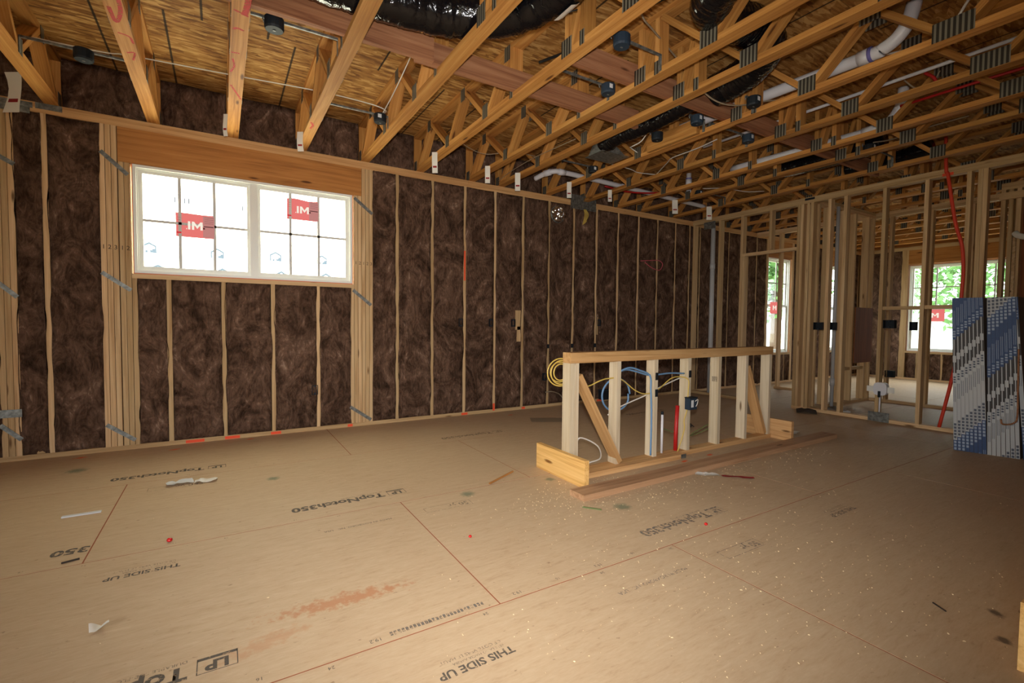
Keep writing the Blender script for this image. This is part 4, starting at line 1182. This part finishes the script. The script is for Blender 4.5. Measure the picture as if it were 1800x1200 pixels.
jbb = board('box_body', (3.335, YF - .055, .395), (3.425, YF - .002, .495), 'box_blue', jb); board('paper_label', (3.350, YF - .056, .415), (3.380, YF - .0552, .475), 'label_white', jbb)
board('back_flange', (3.330, YF - .058, .490), (3.430, YF - .002, .499), 'box_black', jb)
tube('lead', [(3.40, YF - .05, .46), (3.415, YF - .07, .48), (3.42, YF - .06, .44), (3.41, YF - .055, .42)], .003, 'cable_white', jb, 5, 5)
pipe('conduit_stub', [(3.122, 2.70, .03), (3.122, 2.70, .36)], .0105, 'pvc_white', 'thin white conduit stub standing inside the half wall', rings=(((3.122, 2.70, .36), (3.122, 2.70, .385), .011, 'box_black'),), sides=10)
pipe('red_conduit', [(3.292, 2.70, .03), (3.295, 2.70, .2), (3.308, 2.70, .42)], .017, 'conduit_red', 'dark red conduit rising to the wiring box in the half wall', sides=10)
cable([(2.597, 2.66, .749), (2.685, 2.65, .772), (2.784, 2.645, .75), (2.899, 2.64, .70), (2.916, 2.642, .58), (2.929, 2.642, .36), (2.925, 2.64, .06)], .0075, 'cable_blue', 'light blue cable arching between half wall studs and dropping to the plate')
cable([(2.62, 2.70, .735), (2.70, 2.70, .752), (2.80, 2.70, .735), (2.94, 2.70, .70), (3.051, 2.69, .698), (3.194, 2.69, .703), (3.37, 2.69, .692)], .0075, 'cable_blue', 'light blue cable threaded straight through two half wall studs')
def coil(cx, cy, cz, rx, rz_, turns, jit, r, mat, label, tail=()):
    pts = list(tail)
    n = turns * 12
    for i in range(n + 1):
        a = 2 * math.pi * i / 12
        k = i // 12
        pts.append((cx + (rx - jit * k) * math.cos(a), cy + .012 * math.sin(a * .5) + .006 * k, cz + (rz_ - jit * k * .8) * math.sin(a)))
    return cable(pts, r, mat, label, 'cable coil', 3, 6)
coil(2.70, 2.80, .54, .145, .13, 1, .012, .008, 'cable_blue', 'coil of light blue cable hanging behind the second half wall stud')
coil(2.10, 2.745, .755, .115, .10, 4, .017, .005, 'cable_yellow', 'coil of yellow cable hanging off the near end of the half wall')
cable([(2.18, 2.74, .67), (2.313, 2.72, .641), (2.423, 2.69, .682), (2.503, 2.69, .694), (2.632, 2.69, .683), (2.794, 2.69, .584), (2.917, 2.69, .548), (3.054, 2.69, .576), (3.196, 2.69, .653), (3.302, 2.69, .667), (3.372, 2.65, .645), (3.36, 2.635, .56), (3.35, 2.63, .50)], .005, 'cable_yellow', 'yellow cable waving through the half wall studs to the wiring box')
cable([(3.35, 2.635, .39), (3.322, 2.64, .30), (3.325, 2.64, .22), (3.275, 2.66, .04)], .005, 'cable_yellow', 'yellow cable hanging from the wiring box to the floor plate')
cable([(2.56, 2.75, .40), (2.67, 2.745, .451), (2.939, 2.71, .535), (3.077, 2.71, .582), (3.327, 2.71, .649), (3.39, 2.70, .655)], .0055, 'cable_white', 'white cable slanting up between the half wall studs')
cable([(3.16, 2.75, .235), (3.42, 2.76, .152), (3.576, 2.75, .125), (3.846, 2.75, .172), (3.877, 2.75, .212), (3.803, 2.755, .198), (3.575, 2.76, .134)], .0045, 'cable_green', 'olive green cable loop low inside the half wall')
cable([(2.30, 2.80, .02), (2.27, 2.76, .12), (2.255, 2.74, .24), (2.31, 2.73, .25), (2.44, 2.72, .175), (2.52, 2.78, .06), (2.47, 2.85, .012), (2.4, 2.82, .008), (2.46, 2.76, .010), (2.53, 2.80, .008)], .006, 'cable_white', 'loose white cable loop on the floor at the near end of the half wall')
bx = empty('wiring_box', (4.0, 5.0, .15), 'grey box on the floor plate of the insulated wall behind the half wall', 'junction box')
board('box_body', (4.55, D - .12, .04), (4.72, D - .03, .17), 'box_black', bx); board('box_lid', (4.545, D - .124, .165), (4.725, D - .028, .178), 'box_blue', bx)
cable([(3.63, D - .03, .20), (3.72, D - .05, .205), (3.83, D - .07, .165), (3.93, D - .07, .06), (4.0, D - .06, .01)], .008, 'cable_grey', 'tan cable bowing out of the insulated wall behind the yellow coil')
cable([(5.34, D - .02, 2.045), (5.5, D - .06, 2.06), (5.68, D - .07, 2.07), (5.76, D - .07, 2.02), (5.70, D - .07, 1.93), (5.55, D - .06, 1.95), (5.42, D - .03, 2.03)], .006, 'cable_pink', 'pink cable loop sticking out of the insulated wall near the corner')
yl = empty('yellow_lead_bundle', (4.2, D - .02, 2.45), 'bundle of yellow cable ends drooping below the steel plate on the top plate', 'cable bundle')
for k in range(4):
    tube('lead', [(4.24 + .012 * k, D - .02, 2.66), (4.235 + .02 * k, D - .05, 2.58), (4.19 + .012 * k, D - .06, 2.44 + .01 * k), (4.215 + .016 * k, D - .055, 2.50)], .006, 'cable_yellow', yl, 5, 5)

# ------------------------------------------------------------------ bundle of drywall standing on edge
DXN = 0
base_y = 1.552
th = .0262
dirx = Vector((.101, -.43, 0)).normalized()
nrmx = Vector((1, 0, 0))          # the long side runs away from the room, ends slightly staggered
HB = 1.372
def drywall_pair(i, off, lean, phase, label):
    p = Vector((5.652, 1.556, 0)) + dirx * off
    root = empty('drywall_pair', p, label, 'drywall', 'drywall pairs standing on edge')
    lv = Vector((0, lean, 0))
    Lg = 1.88
    def loc(u, v, w_):      # u across thickness, v up, w_ back along the board
        return p + dirx * (u * th) + Vector((0, 0, HB * v)) + lv * v + nrmx * w_
    for k in range(2):
        a, b = (k * .5 + .02), (k * .5 + .49)
        V = [loc(a, 0, .004), loc(b, 0, .004), loc(b, 0, Lg), loc(a, 0, Lg), loc(a, 1, .004), loc(b, 1, .004), loc(b, 1, Lg), loc(a, 1, Lg)]
        poly('gypsum_board', V, [(0, 3, 2, 1), (4, 5, 6, 7), (0, 1, 5, 4), (1, 2, 6, 5), (2, 3, 7, 6), (3, 0, 4, 7)], 'gypsum_face', root)
    hold = [root]
    def strip(v0, v1, u0, u1, mat, name, w_=0.0, thick=.003):
        v0, v1 = max(0, v0), min(1, v1)
        if v1 - v0 < .002: return None
        V = [loc(u0, v0, w_), loc(u1, v0, w_), loc(u1, v1, w_), loc(u0, v1, w_), loc(u0, v0, w_ + thick), loc(u1, v0, w_ + thick), loc(u1, v1, w_ + thick), loc(u0, v1, w_ + thick)]
        return poly(name, V, [(0, 1, 2, 3), (7, 6, 5, 4), (0, 4, 5, 1), (1, 5, 6, 2), (2, 6, 7, 3), (3, 7, 4, 0)], mat, hold[0])
    # end tape: repeating print, shifted a little from pair to pair
    per = 1.04
    tape = strip(0, 1, .03, .97, 'tape_white', 'end_tape')
    hold[0] = tape
    for rep in (-1, 0, 1):
        o = phase + rep * per
        strip(o - .38, o, .03, .97, 'tape_blue', 'blue_band', -.0006, .002)
        strip(o - .60, o - .38, .03, .97, 'tape_dark', 'dark_band', -.0006, .002)
        strip(o - .60, o - .38, .3, .55, 'tape_white', 'pale_stripe', -.0012, .0012)
        strip(o - .53, o - .487, .08, .92, 'tape_white', 'white_block', -.0016, .0016)
        for u in (.22, .6):
            strip(o - .31, o - .19, u, u + .1, 'tape_ink_pale', 'print_line', -.0012, .0012)
            strip(o - .79, o - .69, u, u + .1, 'tape_ink_dark', 'print_line', -.0012, .0012)
        for k in range(3):
            strip(o - .365 + k * .016, o - .355 + k * .016, .2, .8, 'tape_ink_pale', 'print_line', -.0012, .0012)
            strip(o - .665 + k * .016, o - .655 + k * .016, .2, .75, 'tape_ink_dark', 'print_line', -.0012, .0012)
        for k in range(5):
            strip(o - .105 + k * .021, o - .09 + k * .021, .2, .8, 'tape_ink_pale', 'print_line', -.0012, .0012)
            strip(o - 1.03 + k * .021, o - 1.015 + k * .021, .2, .8, 'tape_ink_dark', 'print_line', -.0012, .0012)
    return root
names8 = ['first', 'second', 'third', 'fourth', 'fifth', 'sixth', 'seventh', 'eighth']
for i in range(8):
    drywall_pair(i, i * .0268, .060 + .002 * i, .107 + .0215 * i + 1.0, 'taped drywall pair on edge, %s from the doorway end of the stack' % names8[i])
for i in range(7):
    drywall_pair(8 + i, .2165 + i * .0285, .052 + .004 * i, .872 + .0237 * i, 'taped drywall pair on edge, %s past the gap in the stack' % names8[i])
drywall_pair(15, .432, .11, .2, 'brown-faced drywall pair at the end of the stack')
tube('strap_tail', [Vector((5.72, 1.19, .93)), Vector((5.73, 1.185, .6)), Vector((5.73, 1.18, .36)), Vector((5.71, 1.20, .30)), Vector((5.66, 1.25, .29)), Vector((5.65, 1.26, .33))], .007, 'strongback_wood', None, 5, 6)
tag(bpy.data.objects['strap_tail'], 'brown strap hanging in a hook down the front of the drywall stack', 'strap')
d_edge = board('edge_board', (2.197, .385, 0), (3.4, .423, .225), 'block_wood')
tag(d_edge, 'yellow board standing on edge at the lower corner of the picture', 'board')

# ------------------------------------------------------------------ litter on the floor
def sheet_litter(name, x, y, wd, dp, rot, mat, label, cat, crumple=.012, z=.004, seed=0):
    nx, ny = 8, 5
    V, F = [], []
    c_, s_ = math.cos(rot), math.sin(rot)
    for top in (0, 1):
        for j in range(ny + 1):
            for i in range(nx + 1):
                a, b = (i / nx - .5) * wd, (j / ny - .5) * dp
                h = z + abs(noise.noise((a * 18 + seed, b * 18, seed * 2.0))) * crumple + (0 if top else .0012)
                V.append((x + a * c_ - b * s_, y + a * s_ + b * c_, h))
    k = nx + 1; n1 = (nx + 1) * (ny + 1)
    for j in range(ny):
        for i in range(nx):
            F.append((j * k + i, j * k + i + 1, (j + 1) * k + i + 1, (j + 1) * k + i)); q = n1 + j * k + i; F.append((q + k, q + k + 1, q + 1, q))
    o = poly(name, V, F, mat, None, True)
    return tag(o, label, cat)
sheet_litter('paper_scrap', -.25, 3.88, .15, .08, .15, 'label_white', 'bluish white torn paper scrap on the floor below the wide window', 'paper', .03, seed=1)
sheet_litter('paper_scrap', -.10, 3.85, .13, .07, -.1, 'paper_white', 'crumpled cream paper scrap beside the bluish one on the floor', 'paper', .035, seed=2)
sheet_litter('paper_scrap', -.385, 2.18, .055, .03, .2, 'paper_white', 'tiny white crumpled scrap on the near floor', 'paper', .03, seed=3)
sheet_litter('plastic_sheet', 3.2, 4.38, .45, .22, -.5, 'cable_grey', 'flat grey sheet lying on the floor before the insulated wall', 'sheet', .006, seed=4)
sheet_litter('plastic_wrapper', 3.05, 2.21, .17, .06, -.7, 'paper_white', 'clear white plastic wrapper on the floor in front of the plank', 'wrapper', .02, seed=5)
sheet_litter('red_wrapper', 3.2, 2.06, .22, .035, -.75, 'print_red', 'flat red torn wrapper on the floor in front of the plank', 'wrapper', .012, seed=6)
sheet_litter('paper_scrap', 5.05, 2.63, .16, .05, .3, 'paper_white', 'white plastic scrap on the floor past the far end of the half wall', 'paper', .02, seed=8)
sheet_litter('paper_scrap', 6.75, 2.92, .26, .10, .3, 'label_white', 'white scrap lying behind the partition bottom plate', 'paper', .03, seed=9)
tag(board('wood_strip', (-.77, 3.515, .001), (-.60, 3.54, .008), 'label_white'), 'thin pale strip lying on the floor near the wall', 'strip')
tag(beam('wood_sliver', (1.56, 2.83, .006), (1.84, 2.98, .006), .012, .008, 'header_wood'), 'long brown wood sliver on the floor before the end board', 'wood sliver')
tag(beam('wood_sliver', (2.43, .71, .004), (2.40, .66, .004), .004, .004, 'pencil'), 'dark nail-like sliver on the near floor', 'wood sliver')
tag(beam('wood_sliver', (-.63, 2.86, .004), (-.57, 2.875, .004), .008, .006, 'pencil'), 'dark sliver beside the printed 350 on the floor', 'wood sliver')
tag(beam('wood_sliver', (1.85, 2.19, .004), (1.92, 2.10, .004), .01, .006, 'cable_green'), 'greenish splinter on the floor before the plank end', 'wood sliver')
bd = bmesh.new(); bmesh.ops.create_uvsphere(bd, u_segments=14, v_segments=9, radius=.011)
me = bpy.data.meshes.new('red_bead'); bd.to_mesh(me); bd.free(); me.materials.append(M('red_plastic'))
for p in me.polygons: p.use_smooth = True
def bead(x, y, s, label):
    o = link('red_bead', me, None, Matrix.Translation((x, y, .011 * s * .8)) @ Matrix.Diagonal((s, s, s * .8, 1)))
    tag(o, label, 'bead')
bead(-.232, 2.882, 1.15, 'shiny red bead on the floor near the printed lettering')
bead(1.085, 2.17, .8, 'small red capsule on the bare middle of the floor')
bead(2.28, 1.65, .9, 'red capsule on the floor by the worn floor lettering')
sheet_litter('rag', 6.42, 3.22, .34, .22, .5, 'rag', 'dark heap of rag at the foot of the partition', 'rag', .05, seed=12)
sheet_litter('rag', 4.25, 3.35, .18, .1, .2, 'rag', 'dark scrap on the floor seen between the half wall studs', 'rag', .06, seed=13)
# sawdust and chips, mostly around the half wall
rs = random.Random(5)
V, F = [], []
def chip(x, y, s):
    a = rs.random() * math.pi
    dx, dy = math.cos(a) * s, math.sin(a) * s
    w_ = s * (.2 + .3 * rs.random())
    n = len(V); z = .0015 + rs.random() * .002
    V.extend([(x - dx - dy * w_ / s, y - dy + dx * w_ / s, z), (x + dx - dy * w_ / s, y + dy + dx * w_ / s, z + .001), (x + dx + dy * w_ / s, y + dy - dx * w_ / s, z), (x - dx + dy * w_ / s, y - dy - dx * w_ / s, z + .0015), (x, y, z + .003)])
    F.extend([(n, n + 1, n + 4), (n + 1, n + 2, n + 4), (n + 2, n + 3, n + 4), (n + 3, n, n + 4)])
for k in range(1700):
    t_ = rs.random()
    if t_ < .3: x, y = rs.gauss(2.1, .35), rs.gauss(2.35, .16)
    elif t_ < .5: x, y = rs.uniform(1.9, 4.6), rs.gauss(2.25, .14)
    elif t_ < .9: x, y = rs.gauss(2.0, .7), rs.gauss(1.25, .5)
    else: x, y = rs.uniform(-1.5, 4.5), rs.uniform(.6, 4.5)
    chip(x, y, min(.006, .0010 + rs.expovariate(1000)))
o = poly('sawdust', V, F, 'sawdust')
tag(o, 'pale sawdust and wood chips scattered over the subfloor', 'sawdust', kind='stuff')

# ------------------------------------------------------------------ outdoors, seen through the far windows
g = board('ground', (-40, -40, -.62), (90, 90, -.5), 'grass_ground')
tag(g, kind='structure')
def tree(x, y, h, r, seed, label):
    root = empty('tree', (x, y, -.5), label, 'tree', 'trees outside the far windows')
    tube('trunk', [(x, y, -.5), (x + .1, y, h * .4), (x, y + .1, h * .8)], .16, 'bark', root, 8, 3)
    rr = random.Random(seed)
    V, F = [], []
    for k in range(1700):
        a, b = rr.uniform(0, 2 * math.pi), math.acos(rr.uniform(-1, 1))
        q = r * rr.random() ** .4 * (.8 + .4 * noise.noise((math.cos(a) * 2, math.sin(a) * 2, b * 2 + seed)))
        p = Vector((x + q * math.sin(b) * math.cos(a), y + q * math.sin(b) * math.sin(a), h * .46 + q * 1.1 * math.cos(b)))
        d1_ = Vector((rr.gauss(0, 1), rr.gauss(0, 1), rr.gauss(0, 1))).normalized() * .16
        d2_ = Vector((rr.gauss(0, 1), rr.gauss(0, 1), rr.gauss(0, 1))).normalized() * .10
        n = len(V); V.extend([p - d1_, p + d2_, p + d1_, p - d2_]); F.append((n, n + 1, n + 2, n + 3))
    f_ = poly('foliage', V, F, 'leaf', root)
    f_['kind'] = 'stuff'
tree(25, 6.6, 7.6, 2.9, 3, 'leafy tree outside the far double window')
tree(33, 12.5, 9.0, 3.2, 4, 'second leafy tree further behind the first one outside')
tree(18, 10.3, 7.0, 2.1, 5, 'leafy tree outside the tall window by the doorway')
nb = empty('neighbour_house', (44, 12, -.5), 'pale low house beyond the trees outside the far double window', 'building')
board('wall', (44, 4, -.5), (50, 24, 1.6), 'siding', nb)
poly('roof', [(43.4, 3.4, 1.6), (50.6, 3.4, 1.6), (50.6, 24.6, 1.6), (43.4, 24.6, 1.6), (47, 3.4, 3.0), (47, 24.6, 3.0)], [(0, 1, 4), (1, 2, 5, 4), (2, 3, 5), (3, 0, 4, 5), (0, 3, 2, 1)], 'roofing', nb)
